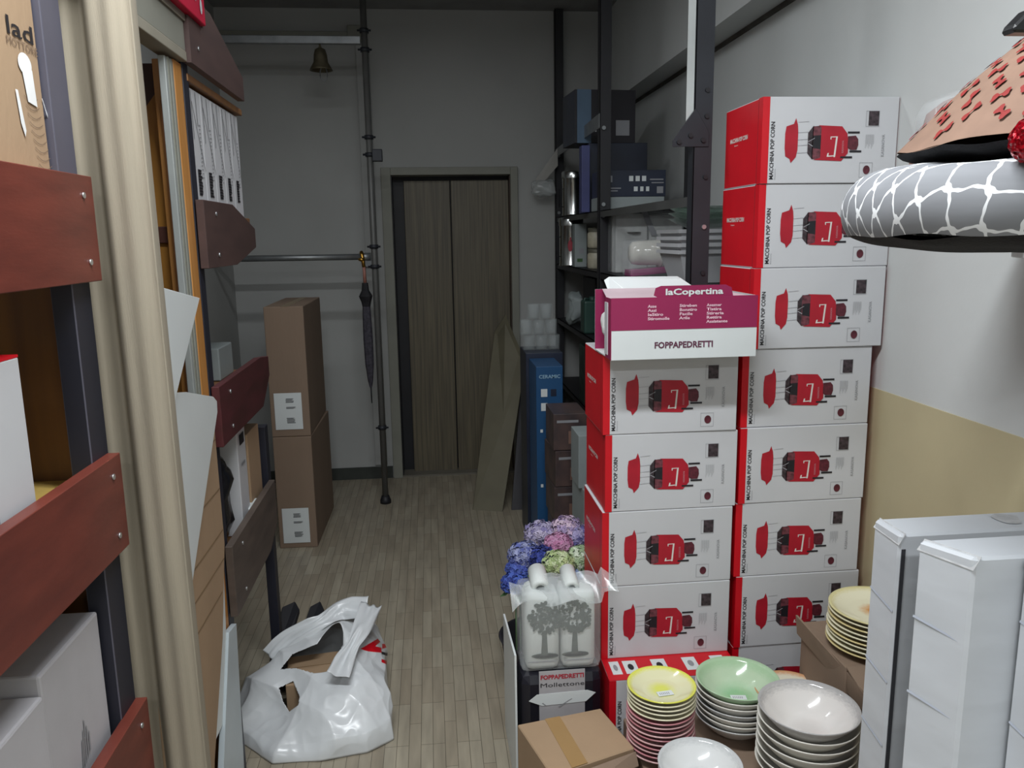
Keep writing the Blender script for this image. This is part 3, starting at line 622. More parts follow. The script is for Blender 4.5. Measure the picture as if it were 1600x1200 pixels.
def pr2(t, h):
    mb = MB(); mb.box((h[0]*.35, -h[1]-.001, .04), (h[0]*.8, -h[1], .12), greyp)
    for q in range(6): mb.box((-h[0]*.6+q*.02, -h[1]-.001, .06), (-h[0]*.6+q*.02+.012, -h[1], .075), whitebd)
    mb.box((-h[0]+.012, -h[1]-.001, .0), (-h[0]+.09, -h[1], 2*h[2]), sblue); mb.done('printed_marks', t)
bx('dark_appliance_box', 'dark box with a steel-blue edge, topmost on the steel shelving', 'box', (.80, 4.46, 2.172), (1.14, 4.74, 2.45), dark, mx={'-x': dblue}, parts=pr2, rz=.07)
def canister(loc, label, h, r, apple=False):
    t = thing('tin_canister', label, 'canister', loc, 0, 'tin canisters on the steel shelving')
    m = MB(); m.lathe([(0, 0), (r, 0), (r, .006), (r*.97, .012), (r*.97, h*.86), (r, h*.87)], tin, 32); m.done('body', t)
    m = MB(); m.lathe([(r*1.02, h*.84), (r*1.03, h*.97), (r*.96, h), (0, h)], tin, 32); m.done('lid', t)
    m = MB(); m.tube([(-r*.98, 0, h*.6), (-r*1.25, 0, h*.6), (-r*1.25, 0, h*.2), (-r*.98, 0, h*.2)], .004, steelb, 6); m.done('handle', t)
    if apple:
        m = MB(); mr = mat('apple_red', '#a3283a', .5)
        for a0 in range(16):
            a = -2.0+.025*a0; hh = .035*sqrt(max(0.05, 1-((a0-7.5)/8)**2)); z = h*.42
            m.face([((r+.001)*cos(a), (r+.001)*sin(a), z-hh), ((r+.001)*cos(a+.026), (r+.001)*sin(a+.026), z-hh), ((r+.001)*cos(a+.026), (r+.001)*sin(a+.026), z+hh), ((r+.001)*cos(a), (r+.001)*sin(a), z+hh)], mr)
        m.box((-.02, -r-.004, h*.42+.03), (-.012, -r+.004, h*.42+.052), mr); m.done('apple_print', t)
    return t
canister((.905, 5.02, 1.801), 'tall shiny tin canister on the upper steel shelf', .265, .072)
canister((.895, 5.06, 1.491), 'tin canister with a red apple print on the middle steel shelf', .295, .075, True)
# middle shelf (z 1.49)
def prq(t, h):
    mb = MB(); mb.box((-h[0]*.6, -h[1]-.001, .03), (h[0]*.3, -h[1], .05), leaf); mb.box((-h[0]*.3, -h[1]-.0012, .08), (h[0]*.5, -h[1], .11), greyp); mb.done('printed_marks', t)
bx('pale_upright_box', 'pale upright box beside the apple tin on the middle steel shelf', 'box', (.872, 4.80, 1.491), (.945, 4.88, 1.745), greycard, parts=prq)
for k in range(2):
    t = thing('preserve_jar', ['cream labelled jar on the middle steel shelf, lower of two', 'cream labelled jar standing on the other jar'][k], 'jar', (.945, 4.50, 1.491+k*.115), 0, 'jars on the middle steel shelf')
    m = MB(); m.lathe([(0, 0), (.05, 0), (.055, .01), (.055, .08), (.045, .095)], mat('cream_jar', '#a9a390', .4, var=.1, scale=40), 24); m.done('body', t)
    m = MB(); m.lathe([(.05, .09), (.052, .112), (0, .114)], mat('olive_lid', '#5c5a4c', .5), 24); m.done('lid', t)
t = thing('wrapped_box_set', 'tall clear-wrapped white box set on the middle steel shelf', 'box', (.93, 3.95, 1.491), 0)
m = MB(); m.box((.0, .03, 0), (.16, .14, .29), mat('offwhite_print', '#b9bab8', .5, var=.1, scale=20), .003); m.box((.17, .03, 0), (.34, .14, .28), MATS['offwhite_print'], .003); m.done('body', t)
m = MB(); m.box((-.02, .02, 0), (.345, .15, .31), wrapm, .006); m.done('plastic_wrap', t)
m = MB(); m.prism([(.12, .018, .31), (.15, .018, .31), (.21, .018, .18), (.18, .018, .18)], (0, .001, 0), greyp); m.lathe([(0, 0), (.035, 0)], greyp, 16, (.09, .02, .2)); m.done('ribbon', t)
t = thing('packed_food_tub', 'white tub lying on a magenta base in clear plastic on the middle steel shelf', 'tub', (.90, 3.55, 1.491), 0)
m = MB(); m.prism([(.0, 0, .0), (.205, .02, .016), (.205, .02, .045), (.0, 0, .03)], (0, .12, 0), mat('bright_magenta', '#a01f72', .3), .003); m.done('base', t)
m = MB(); n0 = len(m.bm.verts); m.lathe([(0, -.135), (.035, -.132), (.05, -.12), (.055, -.09), (.057, .0), (.068, .001), (.068, .012), (.055, .014), (.045, .03)], ceram, 28)
bmesh.ops.transform(m.bm, matrix=Matrix.Translation((.14, .06, .105)) @ Matrix.Rotation(pi/2, 4, 'Y'), verts=m.bm.verts); m.done('white_tub', t)
m = MB(); m.box((-.01, -.02, 0), (.24, .15, .165), wrapm, .02); m.done('plastic_wrap', t)
for k in range(4):
    t = thing('white_planter_tray', ['lowest', 'second lowest', 'second from the top', 'topmost'][k]+' of the nested deep white trays on the middle steel shelf', 'tray', (1.09, 3.12, 1.492+.026*k), 0, 'nested white trays on the middle steel shelf')
    m = MB(); a, b2, hh = .155, .15, .125
    rows_ = [(.72, 0), (.95, hh), (1.0, hh), (1.0, hh-.014), (.965, hh-.014)]
    def rect(f, z): return [m.bm.verts.new((x*f, y*f, z)) for x, y in ((-a, -b2), (a, -b2), (a, b2), (-a, b2))]
    rr = [rect(f, z) for f, z in rows_]
    m.bm.faces.new(rr[0]).material_index = m.mi(white)
    for A_, B_ in zip(rr, rr[1:]):
        for q in range(4): m.bm.faces.new([A_[q], A_[(q+1) % 4], B_[(q+1) % 4], B_[q]])
    mo = m.done('tray_body', t)
for k in range(3):
    t = thing('glass_dish', ['green-tinted glass dish on the white trays, lowest of three', 'green-tinted glass dish on the white trays, middle of three', 'green-tinted glass dish on the white trays, top of three'][k], 'dish', (1.09, 3.12, 1.695+.022*k), 0, 'glass dishes on the white trays')
    m = MB(); m.lathe([(0, 0), (.06, 0), (.12, .025), (.145, .04), (.15, .042), (.12, .03), (.06, .006), (0, .006)], mat('green_tinted_glass', '#9db5a8', .06, alpha=.5, spec=1), 32); m.done('dish_body', t)
# middle-low shelf (z 1.12)
def canpl(loc, label, m_, w_, h_):
    t = thing('plastic_jug', label, 'jug', loc, 0)
    mb = MB(); mb.box((-w_/2, -w_/2, 0), (w_/2, w_/2, h_), m_, .012); mb.done('body', t)
    mb = MB(); mb.lathe([(.02, h_), (.02, h_+.02), (0, h_+.022)], m_, 16); mb.tube([(-.02, 0, h_+.005), (-.045, 0, h_+.012), (-.05, 0, h_-.04)], .006, m_, 8); mb.done('cap', t)
canpl((.975, 4.3, 1.121), 'bright green plastic jug on the lower steel shelf', green, .085, .18)
canpl((.93, 4.55, 1.121), 'dark green plastic jug beside the bright green one', dgreen, .12, .19)
m = MB(); crumple(m, (.84, 4.86, 1.121), (.96, 5.0, 1.33), greycard, 4, .03, 9, 12); tag(m.done('grey_cloth_bundle'), 'pale grey crumpled bundle at the far end of the lower steel shelf', 'bundle')
bx('dark_carton', 'charcoal carton deep on the lower steel shelf behind the jugs', 'box', (.98, 4.72, 1.121), (1.3, 5.1, 1.42), dark)
bx('dark_carton', 'charcoal carton at the near end of the lower steel shelf, behind the magenta box', 'box', (.9, 3.3, 1.121), (1.3, 3.9, 1.42), dark)
bx('dark_carton', 'charcoal carton on the low steel shelf right behind the left stack', 'box', (.88, 3.3, .701), (1.3, 4.0, 1.05), dark)
bx('dark_green_carton', 'dark green carton on the low steel shelf beyond the charcoal one', 'box', (.88, 4.13, .701), (1.3, 4.7, 1.04), mat('dark_green_card', '#2a3a33', .6, var=.5, scale=14))
bx('dark_carton', 'charcoal carton on the bottom steel shelf near the white boxes', 'box', (.88, 3.2, .301), (1.3, 4.0, .64), dark)
# goods standing on the floor in front of the shelving
def prb(t, h):
    text('lettering', 'CERAMIC', (-h[0]*.8, -h[1]-.0015, 2*h[2]-.06), (1, 0, 0), (0, 0, 1), .018, mat('pale_blue_ink', '#8fb2c8', .5), t, h[0]*1.6, bold=.02)
    mb = MB()
    for x0, z0, a in ((-.35, .87, .02), (.35, .87, .018), (-.35, .8, .02), (.35, .8, .018), (-.6, .68, .008), (-.6, .4, .008), (-.6, .2, .008)):
        mb.box((x0*h[0]-a, -h[1]-.0015, z0*2*h[2]-a), (x0*h[0]+a*.6, -h[1], z0*2*h[2]+a), [dblue, whitebd][x0 < .1])
    mb.done('printed_marks', t)
bx('blue_ceramic_box', 'tall blue box lettered CERAMIC standing on the floor by the steel shelving', 'box', (.515, 3.92, 0), (.65, 4.2, 1.035), bluec, parts=prb)
bx('blue_side_box', 'dark blue box behind the tall blue one, topped by glassware', 'box', (.50, 4.22, 0), (.70, 4.5, 1.06), dblue)
for k in range(3):
    t = thing('glass_tumbler_pack', ['clear tumbler pack on the blue boxes, lowest of three', 'clear tumbler pack on the blue boxes, middle of three', 'clear tumbler pack on the blue boxes, top of three'][k], 'glasses', ([.60, .585, .625][k], 4.35, 1.062+.085*k), 0, 'tumbler packs on the blue boxes')
    m = MB()
    for q in range([3, 3, 2][k]):
        m.lathe([(.02, 0), (.03, .002), (.034, .08), (.031, .08), (.027, .006), (0, .006)], glassm, 16, (-.065+q*.068, 0, 0))
    m.done('tumblers', t)
    m = MB(); m.box((-.1, -.036, -.0), (.1 if k < 2 else .04, .036, .0835), mat('thin_clear_wrap', '#cfd6d8', .15, alpha=.08, spec=1), .004); m.done('wrap', t)
for k, (p0, p1) in enumerate((((.60, 3.2, .0), (.80, 3.42, .2)), ((.60, 3.2, .2), (.79, 3.42, .41)), ((.61, 3.2, .41), (.79, 3.4, .62)), ((.60, 3.22, .62), (.78, 3.4, .85)))):
    bx('pale_grey_carton', 'pale grey carton beside the left stack, '+['lowest of four', 'second from the floor', 'third from the floor', 'top of four'][k], 'box', p0, p1, greycard, rz=[.05, -.04, .07, 0][k], grp='pale grey cartons')
for k in range(5):
    t = bx('dark_cookware_box', 'dark picture box in the column behind the pale grey cartons, '+['lowest of five', 'second from the floor', 'middle one', 'second from the top', 'topmost of five'][k], 'box', (.545, 3.55, k*.175), (.70, 3.8, k*.175+.172), mat('cookware_print', '#342f33', .4, var=.6, scale=10, col2='#5d4a45'), rz=[.03, -.05, .02, .06, 0][k], grp='dark cookware boxes',
       parts=lambda t, h: (lambda mb: (mb.box((-h[0]*.8, -h[1]-.001, .13), (h[0]*.5, -h[1], .142), greyp), mb.box((-h[0]*.1, -h[1]-.001, .03), (h[0]*.5, -h[1], .09), mat('tan_print', '#7a5e52', .5)), mb.done('printed_marks', t)))(MB()))
m = MB(); m.prism([(.40, 4.72, 0.0), (.22, 4.78, 0.0), (.42, 5.3, 1.05), (.49, 5.25, 1.17), (.60, 5.1, .88)], (0, .02, .0), mat('grey_beige_board', '#66614f', .7, var=.08)); tag(m.done('leaning_board'), 'grey-beige board leaning by the right side of the lift door', 'board')
m = MB(); m.prism([(.46, 4.74, 0.0), (.66, 4.74, 0.0), (.66, 5.2, .95), (.60, 5.2, .92)], (0, .02, .0), dark); tag(m.done('dark_leaning_board'), 'dark board leaning behind the grey-beige one', 'board')
m = MB(); m.tube([(0, 0, 0), (.01, .0, .12), (.01, 0, .24), (0, 0, .3)], [.06, .07, .06, .03], mat('olive_vase', '#6b6240', .4), 24); tag(m.done('olive_vase', None, (.49, 3.55, 0)), 'olive-brown vase on the floor behind the flowers', 'vase')

# ------------------------------------------------------------------ artificial flowers
def hydrangea(loc, r, cols, label, tilt=0):
    t = thing('hydrangea_bunch', label, 'flowers', loc, 0, 'artificial hydrangeas behind the towel pack')
    ms_ = [mat('petal_'+c.strip('#'), c, .7, var=.12, scale=30) for c in cols]
    m = MB(); N = 190
    for i in range(N):
        z = 1-1.55*(i+.5)/N; a = i*2.39996; rr = sqrt(max(0, 1-z*z)); d = Vector((rr*cos(a), rr*sin(a), z))
        p = d*r*(random.uniform(.86, 1.08)); p.z *= .8
        nrm = (d+Vector([random.uniform(-.45, .45) for _ in range(3)])).normalized(); u_ = nrm.orthogonal().normalized(); v_ = nrm.cross(u_); mm = random.choice(ms_); s_ = r*.17; th = random.random()*pi
        for q in range(4):
            e = th+q*pi/2; c0 = u_*cos(e)+v_*sin(e); c1 = u_*cos(e+.75)+v_*sin(e+.75); c2 = u_*cos(e-.75)+v_*sin(e-.75)
            m.face([p, p+c1*s_*.7+nrm*.15*s_, p+c0*s_*1.25-nrm*.1*s_, p+c2*s_*.7+nrm*.15*s_], mm)
    m.done('petals', t, normals=False)
    m = MB(); m.tube([(0, 0, -loc[2]+.012), (.0, 0, -r*.4)], .004, leaf, 6)
    for q in range(4):
        e = q*1.6; cc = Vector((cos(e), sin(e), -.25)); ss = Vector((-sin(e), cos(e), 0))
        m.face([cc*r*.3+Vector((0, 0, -r*.4)), cc*r*.8+ss*r*.3+Vector((0, 0, -r*.5)), cc*r*1.2+Vector((0, 0, -r*.6)), cc*r*.8-ss*r*.3+Vector((0, 0, -r*.5))], leaf)
    m.done('stem', t)
for (px, py, Y, r, cols, lab) in (
    (845, 835, 2.86, .062, ('#a79fbd', '#bdb3cc', '#857ca8'), 'lilac artificial hydrangea at the back left of the flowers'),
    (885, 828, 2.84, .062, ('#c0a6bf', '#d2bbcd', '#a895bb'), 'pinkish lilac hydrangea topmost behind the flowers'),
    (872, 850, 2.72, .05, ('#b87aa0', '#c491b3'), 'small pink hydrangea in the middle of the flowers'),
    (820, 868, 2.72, .06, ('#7f86b5', '#5d67a8', '#9aa0c4'), 'periwinkle hydrangea at the left of the flowers'),
    (848, 872, 2.68, .052, ('#2c3a86', '#3b4a9c', '#26306d'), 'deep blue hydrangea left of the green one'),
    (872, 882, 2.62, .058, ('#b3c38d', '#c4d0a6', '#9bae77'), 'pale green hydrangea in front of the pink one'),
    (908, 872, 2.66, .055, ('#b9c7a6', '#c9d2bd', '#9fb38d'), 'whitish green hydrangea by the red box ends'),
    (908, 840, 2.80, .055, ('#8d86b3', '#6e68a4', '#a69cc2'), 'violet hydrangea at the right edge of the flowers'),
    (806, 912, 2.66, .05, ('#34479c', '#4660b4', '#2a3a85'), 'royal blue hydrangea hanging lowest on the left of the flowers'),
    (812, 888, 2.70, .048, ('#3f4fa2', '#5166b6'), 'mid blue hydrangea just above the lowest left one'),
    (892, 905, 2.62, .05, ('#5c6f9c', '#4a5e93', '#7c8db0'), 'grey-blue hydrangea half hidden behind the towel pack')):
    p = aty(px, py, Y); hydrangea((p.x, p.y, p.z), r, cols, lab)
t = thing('flower_tub', 'dark tub on the floor that holds the hydrangeas', 'tub', (.37, 2.74, 0))
m = MB(); m.lathe([(0, 0), (.11, 0), (.15, .22), (.16, .22), (.15, .2), (.12, .01), (0, .01)], dark, 28); m.done('body', t)

# ------------------------------------------------------------------ wrapped roll pack with tree prints
t = thing('wrapped_cover_pack', 'clear bag of two white rolled covers printed with trees, upright before the flowers', 'pack', (.245, 2.20, .3855))
def tree(m, cx, z0, s, y, k):
    tm = mat('tree_ink', '#4e5750', .6, var=.2, scale=60)
    for (dx, dz_, a, b2) in ((0, 0, .036, .007), (.004, -.003, .033, .007)): m.face([(cx+a*s*cos(q*pi/9)+dx, y, z0+b2*s*sin(q*pi/9)+dz_) for q in range(18)], tm)
    m.face([(cx-.01*s, y-.0003, z0), (cx+.008*s, y-.0003, z0), (cx+.005*s, y-.0003, z0+.07*s), (cx-.006*s, y-.0003, z0+.07*s)], tm)
    rnd = random.Random(k)
    for q in range(230):
        a = rnd.random()*2*pi; rr = sqrt(rnd.random()); x = cx+.044*s*rr*cos(a); z = z0+.105*s+.045*s*rr*sin(a); e = .0042*s*(.7+.6*rnd.random())
        th = rnd.random()*3; m.face([(x+e*cos(th+j*2*pi/5), y-.0004-.00001*q, z+e*sin(th+j*2*pi/5)) for j in range(5)], tm)
wrm = mat('soft_white_roll', '#cfd4d1', .65, var=.03, bump=.15, bscale=25)
for k in range(2):
    m = MB(); m.box((.004+k*.109, .0, .0), (.109+k*.109, .11, .245), wrm, .022)
    for v in m.bm.verts: v.co.z += .01*sin(v.co.x*60+k)*(v.co.z/.27)
    o = m.done('rolled_cover', t)
    for f in o.data.polygons: f.use_smooth = True
    m = MB(); tree(m, .062+k*.092, .052, 1.15, -.002, k); m.face([(.01+k*.11, -.0015, .03), (.1+k*.11, -.0015, .03), (.1+k*.11, -.0015, .034), (.01+k*.11, -.0015, .034)], greyp); m.done('tree_print', o)
for k, (x_, z_, r_) in enumerate(((.055, .252, .028), (.150, .248, .024))):
    m = MB(); m.lathe([(r_*.45, .0), (r_*.5, -.004), (r_*.9, -.004), (r_, .003), (r_, .085), (0, .09)], wrm, 28)
    bmesh.ops.transform(m.bm, matrix=Matrix.Translation((x_, .035, z_)) @ Matrix.Rotation(-pi/2+.25, 4, 'X'), verts=m.bm.verts); m.done('roll', t)
m = MB(); pts = []
for i in range(41):
    a = i/40; x = -.035+a*.32
    pts.append([Vector((x, -.012+.02*sin(a*9+j*.8), .228+.012*sin(a*14+j)+j*.016-(a-.5)**2*.10+(.03 if a > .85 else 0))) for j in range(4)])
vv = [[m.bm.verts.new(p+Vector((0, j*.03, 0))) for j, p in enumerate(c)] for c in pts]
for i in range(40):
    for j in range(3): f = m.bm.faces.new([vv[i][j], vv[i+1][j], vv[i+1][j+1], vv[i][j+1]]); f.material_index = m.mi(wrapm2); f.smooth = True
m.done('gathered_plastic', t)
m = MB(); m.box((-.012, -.008, .0), (.235, .125, .255), wrapm, .02); m.done('plastic_wrap', t)
# black case under it with the Mollettone label
t = thing('black_label_case', 'black rounded case with the white Mollettone label, under the bag of white covers', 'case', (.225, 2.19, .0))
m = MB(); m.box((0, 0, 0), (.262, .14, .384), mat('navy_black_plastic', '#1a1a24', .35, var=.15), .035); m.done('body', t)
m = MB(); m.box((.062, -.0025, .06), (.202, -.0005, .392), mat('label_card', '#a9a7aa', .5)); m.prism([(.03, -.004, .298), (.055, -.004, .318), (.21, -.004, .322), (.235, -.004, .312), (.205, -.004, .285), (.07, -.004, .280)], (0, .001, 0), whitebd)
m.prism([(.12, -.0045, .275), (.16, -.0045, .298), (.163, -.0045, .297), (.123, -.0045, .272)], (0, .0004, 0), greyp); m.prism([(.07, -.0045, .288), (.08, -.0045, .28), (.083, -.0045, .281), (.073, -.0045, .29)], (0, .0004, 0), greyp)
m.done('label', t)
text('brand_lettering', 'FOPPAPEDRETTI', (.066, -.0035, .366), (1, 0, 0), (0, 0, 1), .014, mat('label_red_ink', '#a3283a', .5), t, .132, bold=.04)
text('name_lettering', 'Mollettone', (.064, -.0035, .340), (1, 0, 0), (0, 0, 1), .014, blackp, t, .134)
m = MB(); m.prism([(.212, 2.17, 0), (.21, 2.52, 0), (.21, 2.52, .42), (.212, 2.17, .46)], (.006, 0, 0), whitebd); tag(m.done('white_sheet'), 'white sheet standing on edge at the left of the black case', 'board')

# ------------------------------------------------------------------ cardboard boxes at the front right
def carton(name, label, poly, z0, z1, m_=card, tp=None, grp=None):
    c = sum((Vector((*p, 0)) for p in poly), Vector())/len(poly); c.z = z0
    t = thing(name, label, 'box', c, 0, grp)
    mb = MB(); mb.prism([(p[0]-c.x, p[1]-c.y, 0) for p in poly], (0, 0, z1-z0), m_, .003); mb.done('body', t)
    if tp:
        mb = MB(); mb.prism([(p[0]-c.x, p[1]-c.y, z1-z0) for p in tp], (0, 0, .0015), tape); mb.done('tape_strip', t)
    return t, c
A1, A2, A3, A4 = (.208, 2.075), (.462, 2.125), (.515, 1.93), (.272, 1.845)
t, c = carton('taped_carton', 'brown taped carton at the bottom of the photo beside the yellow plates', [A1, A2, A3, A4], .0, .298, card, [(.29, 2.09), (.335, 2.098), (.375, 1.882), (.33, 1.866)])
m = MB(); m.prism([(A4[0]-c.x+.03, A4[1]-c.y+.01-.02, .292), (A3[0]-c.x, A3[1]-c.y-.012, .292), (A3[0]-c.x+.004, A3[1]-c.y-.03, .262), (A4[0]-c.x+.04, A4[1]-c.y-.05, .258)], (0, 0, .003), cardg); m.done('lid_flap', t)
carton('low_carton', 'brown carton in front of the taped one at the bottom edge', [(.31, 1.78), (.515, 1.84), (.525, 1.70), (.34, 1.62)], .0, .262, card)
carton('base_carton', 'large flat brown carton that carries the stacks of plates and bowls', [(.535, 1.60), (1.345, 1.60), (1.345, 2.14), (.535, 2.14)], .0, .25, cardg)
t, c = carton('raised_carton', 'brown carton that lifts the orange-centred plates, by the wall', [(1.075, 1.87), (1.355, 1.87), (1.355, 2.13), (1.075, 2.13)], .2525, .53, cardg)
m = MB(); m.prism([(1.055-c.x, 2.13-c.y, .30), (1.062-c.x, 2.13-c.y, .24), (1.09-c.x, 1.78-c.y, .19), (1.085-c.x, 1.78-c.y, .25)], (.006, 0, 0), cardg); m.prism([(1.075-c.x, 1.868-c.y, .276), (1.355-c.x, 1.868-c.y, .276), (1.355-c.x, 1.77-c.y, .24), (1.085-c.x, 1.78-c.y, .235)], (0, 0, .004), cardg); m.done('open_flap', t)
carton('front_carton', 'brown carton edge in front of the big white bowls at the bottom edge', [(.80, 1.485), (1.12, 1.485), (1.10, 1.59), (.78, 1.59)], .0, .40, card)

# ------------------------------------------------------------------ crockery
def glaze(name, base_c, rim, mid, rc, r0):
    if name in MATS: return MATS[name]
    m = bpy.data.materials.new(name); m.use_nodes = True; nt = m.node_tree; b = nt.nodes['Principled BSDF']; b.inputs['Roughness'].default_value = .1; b.inputs['Specular IOR Level'].default_value = .65
    tc = nt.nodes.new('ShaderNodeTexCoord'); sp = nt.nodes.new('ShaderNodeSeparateXYZ'); nt.links.new(tc.outputs['Object'], sp.inputs[0])
    cx = nt.nodes.new('ShaderNodeCombineXYZ'); nt.links.new(sp.outputs[0], cx.inputs[0]); nt.links.new(sp.outputs[1], cx.inputs[1])
    ln = nt.nodes.new('ShaderNodeVectorMath'); ln.operation = 'LENGTH'; nt.links.new(cx.outputs[0], ln.inputs[0])
    dv = nt.nodes.new('ShaderNodeMath'); dv.operation = 'DIVIDE'; dv.inputs[1].default_value = r0; nt.links.new(ln.outputs['Value'], dv.inputs[0])
    nz = nt.nodes.new('ShaderNodeTexNoise'); nz.inputs['Scale'].default_value = 25; ad = nt.nodes.new('ShaderNodeMath'); ad.operation = 'MULTIPLY_ADD'; ad.inputs[1].default_value = .12
    nt.links.new(nz.outputs['Fac'], ad.inputs[0]); nt.links.new(dv.outputs[0], ad.inputs[2])
    rp = nt.nodes.new('ShaderNodeValToRGB'); nt.links.new(ad.outputs[0], rp.inputs[0]); cr = rp.color_ramp
    cr.elements[0].position = rc*.6; cr.elements[0].color = lin(mid); cr.elements[1].position = rc*1.5; cr.elements[1].color = lin(base_c)
    e = cr.elements.new(.88); e.color = lin(base_c); e = cr.elements.new(1.02); e.color = lin(rim)
    nt.links.new(rp.outputs[0], b.inputs['Base Color']); MATS[name] = m; return m
def dish(name, r, h, foot, m_, curve=1.6, t=.004):
    prof = [(0, 0.002), (foot*.9, .002), (foot, 0), (foot, .003)]; n = 9
    out = [(foot+(r-foot)*(i/n), .003+(h-.003)*((i/n)**curve)) for i in range(1, n+1)]
    inn = [(max(0, x-t*.3), z+t) for x, z in out[::-1]]
    prof += out+[(r+.0006, h+t*.6), (r-.001, h+t)]+inn[1:]+[(foot, .003+t), (0, .003+t)]
    m = MB(); m.lathe(prof, m_, 56); return m.done(name)
def stack(name, proto_args, n, loc, pitch, mats, labels, cat, grp, jit=.002):
    protos = {}
    for k in range(n):
        mm = mats(k)
        if mm.name not in protos: o = dish(name, *proto_args[:3], mm, *proto_args[3:]); protos[mm.name] = o
        else: o = protos[mm.name].copy(); COL.objects.link(o)
        o.location = (loc[0]+random.uniform(-jit, jit), loc[1]+random.uniform(-jit, jit), loc[2]+k*pitch)
        o.rotation_euler.z = random.random()*6; tag(o, labels(k, n), cat, grp)
    return o
def ordlab(what, top, where):
    def f(k, n):
        if k == n-1: return top
        j = n-1-k
        w_ = ['', 'second', 'third', 'fourth', 'fifth', 'sixth', 'seventh', 'eighth', 'ninth', 'tenth', 'eleventh', 'twelfth', 'thirteenth', 'fourteenth', 'fifteenth'][j]
        if k == 0: return '%s, lowest of %s' % (what, where)
        return '%s, %s from the top of %s' % (what, w_, where)
    return f
def sticker(parent, x, y, z, rz=0):
    m = MB(); m.box((-.022, -.011, 0), (.022, .011, .0008), whitebd)
    for q in range(6): m.box((-.016+q*.005, -.006, .0008), (-.014+q*.005, .004, .0011), greyp)
    o = m.done('price_sticker', parent, (x, y, z)); o.rotation_euler.z = rz; o['label'] = 'white price sticker'
gy = glaze('yellow_glaze', '#d8d5ae', '#d4d458', '#d3d560', .35, .095)
gg = glaze('green_glaze', '#b9cdb0', '#a9c6a2', '#8fbf92', .45, .11)
go = glaze('orange_glaze', '#e6e2c6', '#d6cd98', '#d08a3c', .3, .128)
gw = glaze('grey_rim_glaze', '#dad6d2', '#aba9a8', '#cfcac6', .3, .128)
gw2 = glaze('grey_centre_glaze', '#d2d3d2', '#b9bbbb', '#abadb1', .35, .105)
BZ = .2525
o = stack('soup_plate', (.094, .022, .05, 1.3), 15, (.600, 1.975, BZ), .0128, lambda k: gy if k == 14 else (cream if k > 9 else (pinkc if k % 2 else mat('pale_pink_glaze', '#cfa9a8', .15))),
    ordlab('pastel soup plate', 'yellow-rimmed soup plate on top of the tallest stack, with a price sticker', 'the pastel plate stack'), 'plate', 'stack of yellow and pink soup plates')
o.rotation_euler.z = 0; sticker(o, .004, -.022, .0085, .1)
o = stack('salad_bowl', (.117, .062, .045, 1.5), 7, (.842, 2.035, BZ), .0175, lambda k: gg if k == 6 else (ceram if k % 3 else ceramg),
    ordlab('pale glazed bowl', 'green glazed bowl with a price sticker, topmost of its stack', 'the stack under the green bowl'), 'bowl', 'stack under the green bowl')
o.rotation_euler.z = 0; sticker(o, .0, -.012, .0085, -.15)
o = stack('serving_bowl', (.126, .07, .05, 1.5), 7, (.935, 1.79, BZ), .0255, lambda k: gw if k == 6 else ceram,
    ordlab('large white serving bowl', 'large white serving bowl with grey rim, topmost beside the green bowl', 'the big bowl stack'), 'bowl', 'stack of large white serving bowls')
o = stack('cereal_bowl', (.103, .05, .04, 1.5), 6, (.625, 1.715, BZ), .018, lambda k: gw2 if k == 5 else ceramg,
    ordlab('small grey-white bowl', 'small grey-white bowl with a price sticker, topmost at the bottom edge of the photo', 'the small bowl stack'), 'bowl', 'stack of small grey-white bowls')
o.rotation_euler.z = 0; sticker(o, .0, -.012, .0085, -.7)
o = stack('dinner_plate', (.126, .02, .07, 1.4), 9, (1.205, 1.96, .5325), .0125, lambda k: go if k == 8 else (cream if k % 3 else mat('straw_glaze', '#cfc08c', .15)),
    ordlab('cream dinner plate', 'cream dinner plate with an orange centre, topmost of its stack', 'the dinner plates on the raised carton'), 'plate', 'stack of cream dinner plates')
o = stack('side_plate', (.1, .018, .055, 1.4), 3, (1.0, 2.035, BZ), .05, lambda k: glaze('peach_glaze', '#d3cdb8', '#c9986f', '#d0c8b0', .3, .1), lambda k, n: ['peach-rimmed plate behind the big bowls, lowest of three', 'peach-rimmed plate behind the big bowls, middle of three', 'peach-rimmed plate behind the big bowls, top of three'][k], 'plate', 'peach plates behind the big bowls')

